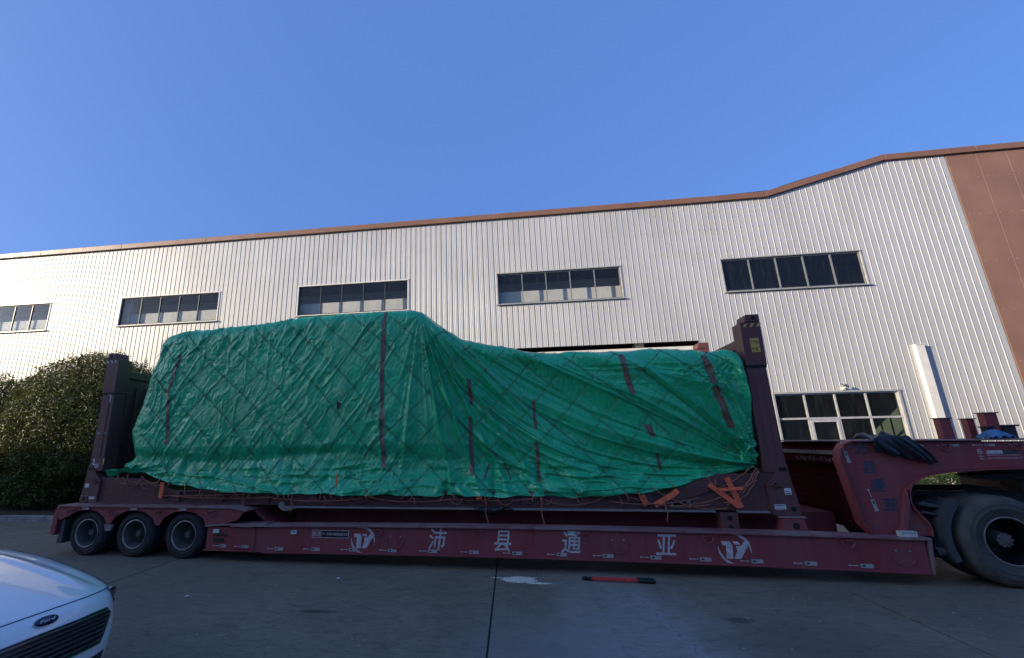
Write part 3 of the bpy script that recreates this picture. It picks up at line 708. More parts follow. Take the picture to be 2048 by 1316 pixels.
# gooseneck
NECK = [(4.71,1.58),(4.735,1.70),(4.80,1.785),(4.90,1.82),(8.7,1.80),(8.7,1.47),(6.95,1.47),(6.4,1.455),(6.05,1.43),(5.78,1.395),(5.60,1.335),(5.48,1.25),(5.425,1.14),(5.415,1.02),(5.44,.93),(5.55,.76),(5.575,.66),(5.56,.585),(4.92,.585),(4.81,.74)]
nk = obj('gooseneck', MB().prism(NECK, .12, .15), 'red', lb, bevel=.003)
obj('far_side_plate', MB().prism(NECK, 2.85, 2.88), 'red', nk, bevel=.003)
def flange(pts, y0, y1, th, mat, name):
    """plate that wraps along an outline in the side view"""
    P = []; n = len(pts)
    for i, p in enumerate(pts):
        a = Vector(pts[max(i-1,0)]); b = Vector(pts[min(i+1,n-1)]); t = (b-a).normalized(); nn = Vector((-t.y, t.x))*th
        P.append([(p[0],y0,p[1]),(p[0],y1,p[1]),(p[0]+nn.x,y1,p[1]+nn.y),(p[0]+nn.x,y0,p[1]+nn.y),(p[0],y0,p[1])])
    mb = MB().grid(P); mb.add(P[0][:4], [(0,1,2,3)]); mb.add(P[-1][:4], [(0,1,2,3)]); return obj(name, mb, mat, nk, True)
flange([(4.91,.59),(4.80,.74),(4.70,1.58),(4.725,1.71),(4.795,1.80),(4.90,1.835)], .07, .24, .018, 'red', 'rear_plate')
flange([(4.91,.59),(4.80,.74),(4.70,1.58),(4.725,1.71),(4.795,1.80),(4.90,1.835)], 2.6, 2.95, .018, 'red', 'rear_plate')
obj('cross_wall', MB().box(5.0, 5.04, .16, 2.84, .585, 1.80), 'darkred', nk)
flange([(4.90,1.835),(6,1.828),(7.4,1.82),(8.7,1.815)], .06, 2.94, .016, 'redtop', 'top_plate')
flange([(8.7,1.468),(6.95,1.468),(6.4,1.453),(6.05,1.428),(5.78,1.393),(5.60,1.333),(5.478,1.25),(5.423,1.14),(5.413,1.02),(5.438,.93),(5.55,.76),(5.574,.66),(5.56,.588)], .07, .42, .018, 'red', 'arch_flange')
obj('neck_belly', MB().prism([(5.3,1.50),(8.7,1.50),(8.7,1.72),(5.06,1.72),(5.06,.62),(5.3,.62)], .5, 2.5), 'dark', nk)
o = obj('neck_brace', MB().prism([(5.20,.59),(5.27,.59),(5.40,1.02),(5.40,1.2)], .06, .12), 'red', nk, bevel=.002)
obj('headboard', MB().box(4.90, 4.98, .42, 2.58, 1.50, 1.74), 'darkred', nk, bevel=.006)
obj('headboard_bar', MB().box(4.86, 4.90, .42, 2.58, 1.64, 1.70), 'pale', nk, bevel=.004)
ck = MB()
for k in range(26):
    v_ = .5+k*.045+rng.uniform(-.01, .01); ck.box(4.897, 4.8995, v_, v_+.005, 1.52+rng.uniform(0, .03), 1.60+rng.uniform(-.03, .02))
obj('chalk_marks', ck, 'reflect', nk, kind='stuff')
hb = MB()
for k in range(7): hb.box(4.985, 4.999, .3, 2.7, .80+k*.10, .806+k*.10)
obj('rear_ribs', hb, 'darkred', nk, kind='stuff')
for (s, z) in ((4.80,1.62),(5.00,.97)):
    o = reflector(s+.0, z, .16, .045, .117, PI/2-.16, True)
for k in range(4): reflector(5.72+.42*k, 1.765, .12, .034, .117)
for s in (6.02, 6.86): dring(s, 1.775, .07, .11)
for (s, z), ch in zip(((4.99,1.715),(5.04,1.46),(5.09,1.22),(5.19,.965)), '沛县通亚'):
    text('faded_lettering', ch, 'blue', nk, (s, .1175, z), .19, bold=.004, shear=.1)
text('neck_sticker', '長', 'marking', nk, (6.42, .1175, 1.675), .075); text('neck_sticker', '\u58eb', 'marking', nk, (6.42, .1175, 1.60), .075)
obj('sticker_band', MB().box(6.50, 6.72, .1165, .1195, 1.645, 1.69).box(6.49, 6.88, .1165, .1195, 1.585, 1.592).box(6.49, 6.88, .1165, .1195, 1.625, 1.63), 'marking', nk)
obj('sticker_panel', MB().box(6.68, 6.84, .115, .118, 1.64, 1.69), 'plastic', nk)
# pedestal that carries the container corner
def pedestal(y0, y1):
    mb = MB().prism([(3.83,.565),(4.16,.565),(4.13,.775),(3.86,.775)], y0, y1); o = obj('corner_pedestal', mb, 'red', lb, bevel=.006)
    obj('pedestal_cap', MB().box(3.82, 4.16, y0-.01, y1+.01, .776, .795), 'redtop', o, bevel=.003); return o
p_ = pedestal(.20, .48); pedestal(2.5, 2.78)
obj('pedestal_hole', MB().lathe([(.045,0),(.045,-.004),(0,-.004)], (4.01,.1985,.67), 20), 'black', p_)
o = obj('load_bracket', MB().box(3.04, 3.28, .24, .46, .56, .835), 'brown', lb, bevel=.005)
for z in (.63, .76): obj('bracket_hole', MB().lathe([(.036,0),(.036,-.004),(0,-.004)], (3.16,.2385,z), 18), 'black', o)
# stakes and fittings standing on the neck
def stake(s0, s1, z, v, lean):
    o = obj('stake', MB().box(-(s1-s0)/2, (s1-s0)/2, -.06, .06, 0, z-1.835), 'red', lb, bevel=.004)
    o.location = ((s0+s1)/2, v, 1.834); obj('stake_cap', MB().box(-(s1-s0)/2-.02, (s1-s0)/2+.02, -.08, .08, z-1.835, z-1.82), 'brown', o); return o
stake(6.83, 6.98, 2.16, 1.2, 0); stake(7.45, 7.62, 2.23, 1.2, 0); stake(7.40, 7.50, 2.15, 1.45, 0)
obj('fitting', MB().lathe([(.07,0),(.07,.17),(.095,.175),(.095,.19),(0,.19)], (7.36,1.05,1.835), 18, 'z'), 'dark', lb, True)
obj('fitting', MB().box(7.63,7.78,1.1,1.3,1.835,2.02).box(7.62,7.82,1.08,1.32,2.02,2.045), 'dark', lb, bevel=.006)

# ------------------------------------------------------------------ flat-rack container
fr = thing('flat_rack_container', 'dark brown open flat-rack container with upright end walls, standing on the trailer', 'container', TL, TR)
RAIL = [(-8.32,.885),(-8.32,1.36),(-7.2,1.34),(-6.35,1.10),(2.3,1.10),(3.1,1.38),(3.9,1.40),(3.9,.86),(3.6,.86)]
for y0, y1 in ((.30,.33),(2.67,2.70)):
    r_ = obj('side_rail', MB().prism(RAIL, y0, y1), 'brown', fr, bevel=.003)
    a_, b_ = (y0-.05, y1) if y0 < 1 else (y0, y1+.05)
    obj('top_flange', MB().box(-6.3, 2.25, a_-.01, b_+.01, 1.102, 1.125), 'brown', r_, bevel=.002)
    obj('bottom_flange', MB().box(-4.1, 2.98, a_-.02, b_+.02, .838, .866).box(3.30, 3.72, a_-.02, b_+.02, .832, .860), 'pale', r_, bevel=.003)
    obj('rail_foot', MB().box(-8.3, -4.4, a_, b_, .884, .905), 'brown', r_, bevel=.002)
    if y0 < 1:
        obj('hooked_bracket', MB().prism([(-4.13,.80),(-4.06,.78),(-3.80,.835),(-4.08,.835),(-4.09,.93),(-4.16,.95),(-4.2,.86)], .24, .33), 'pale', r_, bevel=.003)
        for s in np.arange(-6.4, 2.4, .93):
            obj('lashing_pocket', MB().box(s, s+.14, .262, .299, .93, 1.10), 'brown', r_, bevel=.004)
        obj('gusset_bar', MB().prism([(-7.75,1.30),(-7.6,1.33),(-6.5,1.02),(-6.6,.98)], .275, .299), 'brown', r_, bevel=.003)
        obj('gusset_bar', MB().prism([(2.35,1.00),(3.3,1.30),(3.3,1.26),(2.45,.96)], .275, .299), 'brown', r_, bevel=.003)
        obj('fork_pocket', MB().box(2.38, 2.66, .285, .299, .885, 1.0), 'pale', r_, bevel=.003); obj('pocket_hole', MB().box(2.41, 2.63, .281, .284, .905, .985), 'black', r_)
cm = MB()
for k in range(22): cm.box(-8.0+k*.55, -7.92+k*.55, .34, 2.66, .90, 1.08)
obj('cross_member', cm, 'brown', fr, kind='stuff')
obj('deck', MB().box(-8.25, 3.85, .34, 2.66, 1.081, 1.115), 'brown', fr)
# end frames: posts (lower knee, main shaft, cap), corner castings, wall
def post(sgn, y0, y1, near):
    # right end post in side view, mirrored for the left end
    mir = (lambda P: P) if sgn > 0 else (lambda P: [(-x_-4.35, z_+.075 if z_ < 1.6 else z_) for x_, z_ in P])
    knee = mir([(3.755,.80),(4.13,.80),(4.13,1.0),(4.09,1.30),(4.075,1.52),(3.98,1.52),(3.93,1.44),(3.85,1.33),(3.74,1.24)])
    sh_ = mir([(3.755,1.25),(4.09,1.50),(4.08,2.9),(4.09,3.46),(3.785,3.46),(3.765,2.4)])
    p = obj('corner_post', MB().prism(mir([(3.76,1.40),(4.075,1.40),(4.065,3.02),(3.785,3.02)]), y0, y1), 'brown', fr, bevel=.008)
    obj('post_knee', MB().prism(knee, y0-.02 if near else y0, y1 if near else y1+.02), 'brown', p, bevel=.006)
    obj('post_head', MB().prism(mir([(3.785,3.03),(4.085,3.03),(4.095,3.74),(3.80,3.74)]), y0-.012, y1+.012), 'brown', p, bevel=.006)
    obj('post_casting', MB().prism(mir([(3.87,3.745),(4.10,3.745),(4.10,3.87),(3.90,3.87)]), y0-.014, y1+.014), 'brown', p, bevel=.012)
    obj('corner_casting', MB().prism(mir([(3.95,.79),(4.135,.79),(4.135,.95),(3.95,.95)]), y0-.03, y1+.03), 'brown', p, bevel=.01)
    obj('post_rib', MB().prism(mir([(3.86,1.55),(3.96,1.55),(3.955,2.98),(3.87,2.98)]), y0-.008, y0+.001) if near else MB().prism(mir([(3.86,1.55),(3.96,1.55),(3.955,2.98),(3.87,2.98)]), y1-.001, y1+.008), 'brown', p, bevel=.003)
    if near:
        c = mir([(4.01,3.81)])[0]; obj('casting_hole', MB().lathe([(.032,0),(.032,-.004),(0,-.004)], (c[0], y0-.0135, c[1]), 18), 'black', p)
        c = mir([(4.04,.89)])[0]; obj('casting_hole', MB().lathe([(.034,0),(.034,-.004),(0,-.004)], (c[0], y0-.0295, c[1]), 18), 'black', p)
        c = mir([(3.86,1.22)])[0]; obj('shackle', MB().tube([(c[0]-.07,y0-.03,c[1]),(c[0]+.09,y0-.03,c[1]-.015)], .012, 6).lathe([(.036,0),(.045,-.01),(.036,-.02),(.028,-.01),(.036,0)], (c[0], y0-.021, c[1]), 18, close=False), 'brown', p, True)
        c = mir([(4.0,1.445)])[0]; obj('knee_slot', MB().box(c[0]-.05, c[0]+.05, y0-.0235, y0-.0205, c[1]-.025, c[1]+.03), 'black', p)
        obj('post_seam', MB().box(*sorted((mir([(3.775,3)])[0][0]+.01*sgn, mir([(4.075,3)])[0][0])), y0-.006, y0-.0005, 2.99, 3.03), 'black', p)
        st = MB()
        for k in range(3):
            q = mir([(3.83+k*.1,3.66),(3.87+k*.1,3.66),(3.91+k*.1,3.715),(3.87+k*.1,3.715)]); st.prism(q, y0-.0145, y0-.0125)
        obj('hazard_stripes', st, 'yellow' if sgn > 0 else 'marking', p)
    return p
pr = post(1, .28, .56, True); post(1, 2.44, 2.72, False); pl = post(-1, .28, .56, True); post(-1, 2.44, 2.72, False)
def label_(pp, s0, s1, z0, z1, mat, y=.2790, th=.003):
    return obj('label_plate', MB().box(s0, s1, y-th, y, z0, z1), mat, pp, bevel=.0005)
l_ = label_(pr, 3.90, 4.03, 3.24, 3.47, 'yellow', .2675)
text('label_print', '2.9m', 'ink', l_, (3.965, .2640, 3.41), .062, bold=.0006); text('label_print', '9\'6"', 'ink', l_, (3.965, .2640, 3.29), .075, bold=.0006)
l_ = label_(pr, 3.97, 4.06, 1.09, 1.18, 'white', .2595); obj('label_print', MB().box(3.98, 4.05, .2555, .2562, 1.10, 1.112).box(3.98, 4.03, .2555, .2562, 1.13, 1.138), 'ink', l_)
l_ = label_(pr, 3.80, 3.95, .885, .955, 'white', .2595); obj('label_print', MB().box(3.81, 3.94, .2555, .2562, .935, .945).box(3.81, 3.90, .2555, .2562, .915, .922).box(3.81, 3.93, .2555, .2562, .897, .903), 'ink', l_)
l_ = label_(pl, -8.30, -8.20, 2.83, 3.0, 'white'); obj('label_print', MB().box(-8.29, -8.21, .2745, .2755, 2.94, 2.95).box(-8.29, -8.22, .2745, .2755, 2.88, 2.886), 'ink', l_)
obj('label_plate', MB().box(-8.38, -8.17, .2745, .2785, 2.20, 2.225), 'reflect', pl); text('stencil', '22', 'reflect', pl, (-8.29, .2775, 2.15), .08)
text('stencil', '361', 'white', pl, (-8.28, .2775, 1.66), .13, bold=.004); text('stencil', '501', 'white', pl, (-8.28, .2775, 1.57), .11, bold=.004)
label_(pl, -8.42, -8.33, 1.17, 1.245, 'white', .2590); label_(pl, -8.28, -8.15, .955, 1.005, 'white', .2590); label_(pl, -8.125, -8.095, 1.60, 1.72, 'yellow', .2790)
for s0, s1, t_ in ((-8.34,-8.22,-1),(3.88,3.98,1)):
    ew = obj('end_wall', MB().box(s0, s1, .56, 2.44, .95, 3.36), 'brown', fr, bevel=.004)
    obj('wall_rail', MB().box(s0-.04, s1+.04, .56, 2.44, 3.365, 3.52), 'brown', ew, bevel=.01)
    wr = MB()
    for k in range(8): wr.box(s0-.03, s1+.03, .62+k*.225, .70+k*.225, 1.2, 3.2)
    obj('wall_ribs', wr, 'brown', ew, kind='stuff')

# ------------------------------------------------------------------ tarpaulin over the cargo
TS = [-7.9,-7.35,-7.15,-6.9,-5.12,-4.05,-3.0,-1.85,-1.62,-1.34,-.88,-.22,.40,1.0,1.6,2.04,2.42,3.3,3.78,4.2]
TZ = [3.98,4.02,4.21,4.29,4.34,4.43,4.43,4.43,4.38,4.15,3.84,3.63,3.51,3.445,3.41,3.415,3.42,3.35,3.32,3.3]
HS = [-8.1,-7.9,-7.25,-6.57,-5.71,-4.68,-2.79,-.63,.48,1.02,1.69,2.27,2.78,3.28,3.63,4.0]
HZ = [1.49,1.49,1.44,1.27,1.15,1.085,1.065,1.055,1.05,1.05,1.08,1.17,1.26,1.38,1.47,1.5]
def ztop(s): return np.interp(s, TS, TZ)
def zhem(s): return np.interp(s, HS, HZ) + .012*np.sin(s*5.1)+.01*np.sin(s*11.3+1)
def sL(z): return np.interp(z, [1.4,1.5,1.6,1.87,2.31,3.06,4.0,4.4], [-7.82,-7.68,-7.64,-7.66,-7.76,-7.60,-7.46,-7.26])
def sR(z): return np.interp(z, [1.4,1.6,2.4,3.3], [3.70,3.72,3.755,3.765])
def vfront(z, s):
    b = np.interp(z, [1.05,1.13,1.22,1.33,1.46,1.62,1.76,1.90,2.4,5], [.15,.165,.23,.30,.345,.345,.325,.295,.285,.30])
    return b
class VN:
    def __init__(s, seed, n=128): s.t = np.random.default_rng(seed).random((n,n)); s.n = n
    def __call__(s, x, y):
        x0 = np.floor(x).astype(int); y0 = np.floor(y).astype(int); fx = x-x0; fy = y-y0
        fx = fx*fx*fx*(fx*(fx*6-15)+10); fy = fy*fy*fy*(fy*(fy*6-15)+10); n = s.n
        a = s.t[x0 % n, y0 % n]; b = s.t[(x0+1) % n, y0 % n]; c = s.t[x0 % n, (y0+1) % n]; d = s.t[(x0+1) % n, (y0+1) % n]
        return (a*(1-fx)+b*fx)*(1-fy) + (c*(1-fx)+d*fx)*fy
N1, N2, N3, N4, N5 = (VN(k) for k in (1,2,3,4,5))
def fbm(N, x, y, o=4, g=.5):
    r = 0; a = 1; t = 0
    for k in range(o): r = r + a*N(x*2**k+7*k, y*2**k+3*k); t += a; a *= g
    return r/t
def ridge(N, x, y): return 1-np.abs(2*N(x, y)-1)
def sst(x, a, b): t = np.clip((x-a)/(b-a), 0, 1); return t*t*(3-2*t)
NETP = .74
def netw(s, z): return .10*np.sin(1.1*s+.7*z)+.06*np.sin(2.3*z-.8*s+1)
def netw2(s, z): return .09*np.sin(.9*s-.9*z+2)+.06*np.sin(2.1*z+.7*s)
def disp(s, z):
    """outward wrinkle height on the draped cloth, metres"""
    s = np.asarray(s, float); z = np.asarray(z, float)
    # slow pillowing
    d = .05*(fbm(N1, s*.55+3, z*.75, 3)-.5)
    wob = .35*(fbm(N2, s*.9, z*.9, 3)-.5)
    # left part: short slanting creases  "/ / /"
    left = sst(s, -.9, -2.2)*1.0 if False else 1-sst(s, -2.2, -.9)
    u = (s*.83 - z*.56); w = (s*.56 + z*.83)
    ww = w + wob
    cr = ridge(N3, u*5.2+1.2*wob, ww*1.15)**8; m = sst(fbm(N4, s*1.2+9, z*1.0, 2), .40, .62)
    d = d + left*.026*cr*m
    cr2 = ridge(N2, u*10.5+2*wob, ww*2.2+5)**6; d = d + left*.015*cr2*sst(fbm(N5, s*1.6, z*1.4+4, 2), .42, .6)
    cr3 = ridge(N1, s*6.5+1.5*wob, z*.9+4)**7; d = d + left*.022*cr3*sst(fbm(N3, s*1.3+2, z*1.3, 2), .5, .65)
    # gathered pleats just below the top edge
    td = ztop(s)-z
    d = d + .016*(ridge(N4, s*9+.8*z, z*1.4)**3)*np.exp(-(td/.35)**2)*(1-sst(s, -1.6, -1.2))
    # fan of pleats from the high corner
    ax, az = -1.62, 4.36; dx = s-ax; dz = z-az; r = np.hypot(dx, dz)+1e-6
    th = np.arctan2(dz, dx)                         # 0 right, -pi/2 down
    bx, bz = 3.72, 1.52; th2 = np.arctan2(z-bz, s-bx-1e-4)
    th2 = np.where(th2 < 0, th2+2*PI, th2)          # about pi towards the left
    fan = sst(th, -2.05, -1.35)*(1-sst(th, -.06, .1))
    right = sst(s, -1.75, -.6)
    ph = th*1.0 + .10*wob
    f1 = ridge(N5, ph*7.5+2, r*.10+.5)**2.2; f2 = ridge(N1, ph*17+4, r*.22)**2.5
    amp = np.clip(r/.9, 0.12, 1)*np.exp(-np.clip(r-2.2, 0, 9)/2.4)
    d = d + fan*amp*(.135*(f1-.45) + .045*(f2-.4))
    # sweeping folds between the high corner and the low right corner
    bip = th - (th2-PI) ; wgt = right*sst(r, .5, 2.0)
    f3 = ridge(N3, bip*5.2+.25*wob+3, r*.12)**2.4; f4 = ridge(N4, bip*11.5+.5*wob, r*.25+2)**2.2
    d = d + wgt*(.130*(f3-.4)+.050*(f4-.4))
    # near level pleats under the low roof line, drawn to the right post
    hz = sst(s, .1, 1.6)*np.exp(-(td/.55)**2)
    q = td*(1+.10*(3.7-s)); f5 = ridge(N2, q*11, s*.55)**1.8; d = d + hz*.028*(f5-.4)
    px_ = np.hypot(s-3.72, z-3.30)+1e-6; tp = np.arctan2(z-3.30, s-3.72-1e-4); f6 = ridge(N5, tp*9, px_*.3)**2; d = d + .035*(f6-.4)*np.exp(-(px_/.8)**2)*sst(px_, .02, .2)
    d = d*(1-.7*sst(s, -1.2, -.2)*(1-sst(td, .02, .40)))
    # crumpled sheen
    def tent(N, x, y): return np.abs(2*N(x, y)-1)
    k_ = (1-.72*right*sst(z, 1.5, 1.9))*(.42+.75*sst(fbm(N2, s*.9+5, z*1.1, 2), .42, .62))
    d = d + k_*(.020*(tent(N1, u*3.1+wob*2, ww*1.5)-.4) + .013*(tent(N3, s*5.5+wob*3, z*4.6+3)-.4) + .009*(tent(N4, (s+z)*7.5+wob*2, (s-z)*8.5)-.4) + .0045*(tent(N5, s*17+wob*5, z*16)-.4))
    # loose skirt along the bottom
    sk = 1-sst(z, 1.35, 1.75)
    f7 = ridge(N3, s*.9+3*z, z*7+1.1*np.sin(s*1.3))**2; f8 = ridge(N4, s*2.6-2*z, z*9)**2.5
    d = d + sk*(.055*(f7-.35)+.03*(f8-.35))*sst(z-zhem(s), -.02, .08)
    vs_ = ridge(N5, s*1.35, z*.4)**8; d = d - sk*.07*vs_
    # hollow where the cargo foot steps back, and the sag right of the high corner
    d = d - (.015+.05*fbm(N4, s*.8, z*.5+2, 2))*np.exp(-((z-1.70-.06*np.sin(s*1.4))/.11)**2)*(1-sst(s, -1.2, .4))
    d = d - .10*right*np.exp(-((s-.4)/1.3)**2)*np.exp(-((z-2.3)/.8)**2)
    # net cords press in
    for sg, wf_ in ((1, netw), (-1, netw2)):
        p = (s+sg*1.02*z+wf_(s, z))/NETP; dd = np.abs(p-np.round(p))*NETP*.7
        d = d - .006*np.exp(-(dd/.03)**2)
    return d
def tarp_point(s, h, off=0.):
    """point on the front: s along, h height parameter in [0,1] hem..shoulder, above 1 over the top"""
    s = np.asarray(s, float); h = np.asarray(h, float)
    zt = ztop(s); zh = zhem(s); rr = .26
    zl = zh+(zt-rr-zh)*np.clip(h, 0, 1)
    a = np.clip((h-1)/.12, 0, 1)*PI/2
    z = np.where(h <= 1, zl, zt-rr+rr*np.sin(a)); v = vfront(z, s)+rr*(1-np.cos(a))
    over = np.clip(h-1.12, 0, None)*5.
    v = v+over; z = z+.05*np.sin(np.clip(over/1.1, 0, 1)*PI/2)
    dd = disp(s, z)*np.where(h > 1.12, .35, 1.) + off
    return np.stack([s, v-dd*np.cos(a), z+dd*np.sin(a)*np.where(h > 1, 1, 0)], -1)
def build_tarp():
    t = thing('green_tarpaulin', 'crinkled green plastic sheet draped over the machine on the flat-rack', 'tarpaulin', TL, TR)
    nf, ne, nb_ = 720, 60, 120
    rows = np.concatenate([np.linspace(0, 1, 176), 1+np.linspace(.01, .12, 11), 1.12+np.linspace(.02, .24, 8)])
    # perimeter: front (left->right), right end, back, left end
    rc = .30
    def outline(z, zt):
        """closed outline at one height; returns s, v, normal (ns, nv), and a surface coordinate q"""
    S = np.linspace(0, 1, nf)
    V = np.zeros((len(rows), nf+ne+nb_+ne, 3), np.float64)
    for i, h in enumerate(rows):
        # front with quarter-round corners
        zr = 1.2+(3.2)*min(h, 1.)
        l0, r0 = float(sL(np.array(min(zr, 4.3)))), float(sR(np.array(zr)))
        if h > 1.0:
            k = min((h-1)/.12, 1); inset = .26*(1-math.cos(k*PI/2)) + max(0, h-1.12)*1.2; l0 += inset*.6; r0 -= inset*.6
        s = l0+(r0-l0)*S
        P = tarp_point(s, np.full(nf, h))
        # corners fall back
        dl = np.clip((l0+rc-s)/rc, 0, 1); dr = np.clip((s-(r0-.07))/.07, 0, 1)
        P[:,1] += rc*(1-np.sqrt(np.clip(1-dl**2, 0, 1))) + .07*(1-np.sqrt(np.clip(1-dr**2, 0, 1)))
        V[i,:nf] = P
        a, b = P[-1], P[0]
        vb = 2.72 - (max(0, h-1.12)*5.0 + (.26*(1-math.cos(min(max(h-1,0)/.12,1)*PI/2)) if h > 1 else 0))
        vb = max(vb, 1.5+.01)
        e = np.linspace(0, 1, ne+2)[1:-1]
        dr_ = .05*np.sin(e*PI)+.03*(fbm(N4, e*14, np.full(ne, a[2]*3), 3)-.5)
        V[i,nf:nf+ne] = np.stack([a[0]+dr_, a[1]+(vb-a[1])*e, np.full(ne, a[2])], -1)
        sb = np.linspace(a[0], b[0], nb_+2)[1:-1]
        zb = tarp_point(sb, np.full(nb_, h))[:,2]
        V[i,nf+ne:nf+ne+nb_] = np.stack([sb, vb+.03*np.sin(sb*4+zb*3), zb], -1)
        dl_ = .10*np.sin(e*PI)+.06*(fbm(N5, e*10+3, np.full(ne, b[2]*3), 3)-.5)
        V[i,nf+ne+nb_:] = np.stack([b[0]-dl_, vb+(b[1]-vb)*e, np.full(ne, b[2])], -1)
    n = V.shape[1]; nr = len(rows)
    idx = np.arange(nr*n).reshape(nr, n); nx = np.roll(idx, -1, 1)
    F = np.stack([idx[:-1], nx[:-1], nx[1:], idx[1:]], -1).reshape(-1, 4)
    sheet = np_mesh('sheet', V.reshape(-1, 3), F, 'tarp', t)
    # flap drawn out at the rear left corner and bunch at the right foot
    fl = MB(); P = []
    for i in range(26):
        a = i/25; row = []
        for j in range(12):
            b = j/11; s = -7.35-.62*a; z = 1.52-.05*a+.02*math.sin(a*9+b*3)+.035*math.sin(b*5+a*4)*(1-a); v = .19+b*(.30-.18*a)+.02*math.sin(a*11)
            row.append((s, v, z-.08*b*b+.035*math.sin(b*PI)))
        P.append(row)
    obj('corner_flap', fl.grid(P), 'tarp', t, 'all')
    bn = MB(); P = []
    for i in range(60):
        a = i/59; row = []
        for j in range(40):
            b = j/39*2*PI; s = 3.60+.10*math.sin(b)+.03*math.sin(a*19+b*2); z = 1.56+.46*a; rr = .10*math.sin(PI*min(1, .12+a*.8))
            q = 1+.35*math.sin(b*5+a*7)+.2*math.sin(b*9-a*11)
            row.append((s+.02*math.sin(a*23), .36-rr*q*math.cos(b)*1.0, z+.05*math.sin(b*3+a*5)))
        P.append(row)
    obj('gathered_corner', bn.grid(P), 'tarp', t, 'all')
    # seam tape strips
    def tape(path, w):
        P = []; pts = []
        for (s0, z0), (s1, z1) in zip(path[:-1], path[1:]):
            for k in np.linspace(0, 1, 40, endpoint=False): pts.append((s0+(s1-s0)*k, z0+(z1-z0)*k))
        pts = np.array(pts); ww_ = .82*w*(1+.35*(fbm(N2, pts[:,1]*5, pts[:,0], 3)-.5)*2); jit = .035*(fbm(N3, pts[:,1]*3, pts[:,0]*2, 3)-.5)
        for (s, z), q, j in zip(pts, ww_, jit):
            row = []
            for e in np.linspace(-.5, .5, 7):
                ss = s+j+e*q; zh = float(zhem(ss)); zt = float(ztop(ss)); h = (z-zh)/(zt-.26-zh); h = h if h <= 1 else 1+min(.12, .12*math.asin(min(1, (z-(zt-.26))/.26))/(PI/2))
                row.append(tuple(tarp_point(ss, h, .006+.002*abs(e))))
            P.append(row)
        return obj('seam_tape', MB().grid(P), 'tape', t, 'all')
    for path, w in (([(-2.30,4.36),(-2.33,3.2),(-2.27,1.45)], .10), ([(-6.70,3.75),(-6.83,2.9),(-6.72,1.95)], .085), ([(1.90,3.30),(2.02,2.62)], .10), ([(3.20,3.24),(3.28,2.75)], .13), ([(3.27,2.72),(3.42,2.05)], .11),
                    ([(-.71,3.02),(-.70,2.95),(-.68,2.55)], .08), ([(-.72,2.35),(-.70,1.35)], .085), ([(.40,2.62),(.42,2.1)], .06), ([(.40,1.9),(.42,1.25)], .075), ([(-.42,1.55),(-.50,1.30)], .04), ([(-.16,1.56),(-.06,1.30)], .04), ([(2.20,2.15),(2.26,1.95)], .12), ([(2.30,1.70),(2.34,1.42)], .05)):
        tape(path, w)
    # torn hole
    s0, z0 = -3.16, 2.62; P = []
    for i in range(7):
        row = []
        for k in range(22):
            a = 2*PI*k/21; r = (i/6)*(.055+.015*math.sin(3*a+1)+.008*math.sin(7*a)); ss = s0+r*.8*math.cos(a); zz = z0+r*math.sin(a)*1.25
            zh = float(zhem(ss)); row.append(tuple(tarp_point(ss, (zz-zh)/(float(ztop(ss))-.26-zh), .005)))
        P.append(row)
    obj('torn_hole', MB().grid(P), 'seal', t, 'all')
    return t
tarp = build_tarp()

# ------------------------------------------------------------------ rope net and lashings
net = thing('rope_net', 'brown rope net in wide diamonds stretched over the green tarpaulin', 'rope net', TL, TR)
def rope(pts, mat='rope', r=.0062, name='rope'):
    return obj(name, MB().tube(pts, r, 5), mat, net, 'all')
def hpar(s, z):
    zh = float(zhem(s)); zt = float(ztop(s)); h = (z-zh)/(zt-.26-zh)
    return h if h <= 1 else 1+.12*math.asin(min(1, (z-(zt-.26))/.26))/(PI/2)
knots = MB(); ends = []
for sg, wfn in ((1, netw), (-1, netw2)):
    kmin, kmax = (-7, 11) if sg > 0 else (-17, 4)
    for k in range(kmin, kmax):
        pts = []
        for z in np.arange(1.0, 4.46, .045):
            s = NETP*k - sg*1.02*z
            for _ in range(5): s = NETP*k - sg*1.02*z - float(wfn(s, z))
            if s < -7.28 or s > 3.62: continue
            if z < zhem(s)+.012 or z > ztop(s)-.004: continue
            pts.append((s, z))
        if len(pts) < 4: continue
        A = np.array(pts); hs = np.array([hpar(a, b) for a, b in pts]); P = tarp_point(A[:,0], hs, .0)
        # taut: bridge small hollows
        y = P[:,1].copy()
        for _ in range(6): y[1:-1] = np.minimum(y[1:-1], (y[:-2]+y[2:])/2)
        P[:,1] = y-.009
        P = [tuple(p) for p in P]
        if z > 0 and pts[-1][1] > ztop(pts[-1][0])-.08:
            s_, _ = pts[-1]
            for q in (.03, .09, .16):
                ss = s_ - sg*q*2.2; P.append(tuple(tarp_point(np.clip(ss, -7.1, 3.6), 1.12+q, .012)))
        rope(P, 'rope', rng.uniform(.0034, .0045))
        if pts[0][1] < zhem(pts[0][0])+.1: ends.append((pts[0][0], P[0]))
        for j, (s, z) in enumerate(pts):
            pp = (s - sg*1.02*z + (netw2 if sg > 0 else netw)(s, z))/NETP
            if sg > 0 and abs(pp-round(pp)) < .032 and j % 1 == 0: knots.lathe([(0,-.016),(.013,-.008),(.013,.008),(0,.016)], P[j], 6)
obj('knots', knots, 'rope', net, True, kind='stuff')
random.seed(4)
for s, p in ends:
    a = Vector(p); e = Vector((s+random.uniform(-.16, .16), .255, random.uniform(.93, 1.03)))
    if s < -6.2: e.z = random.uniform(1.0, 1.2)
    if s > 2.4: e.z = random.uniform(1.0, 1.25)
    m_ = a.lerp(e, .5)+Vector((random.uniform(-.04,.04), -.03, -.03))
    rope([a, a.lerp(m_, .5)+Vector((0,-.01,-.01)), m_, e], 'rope2', .0085, 'lashing_rope')
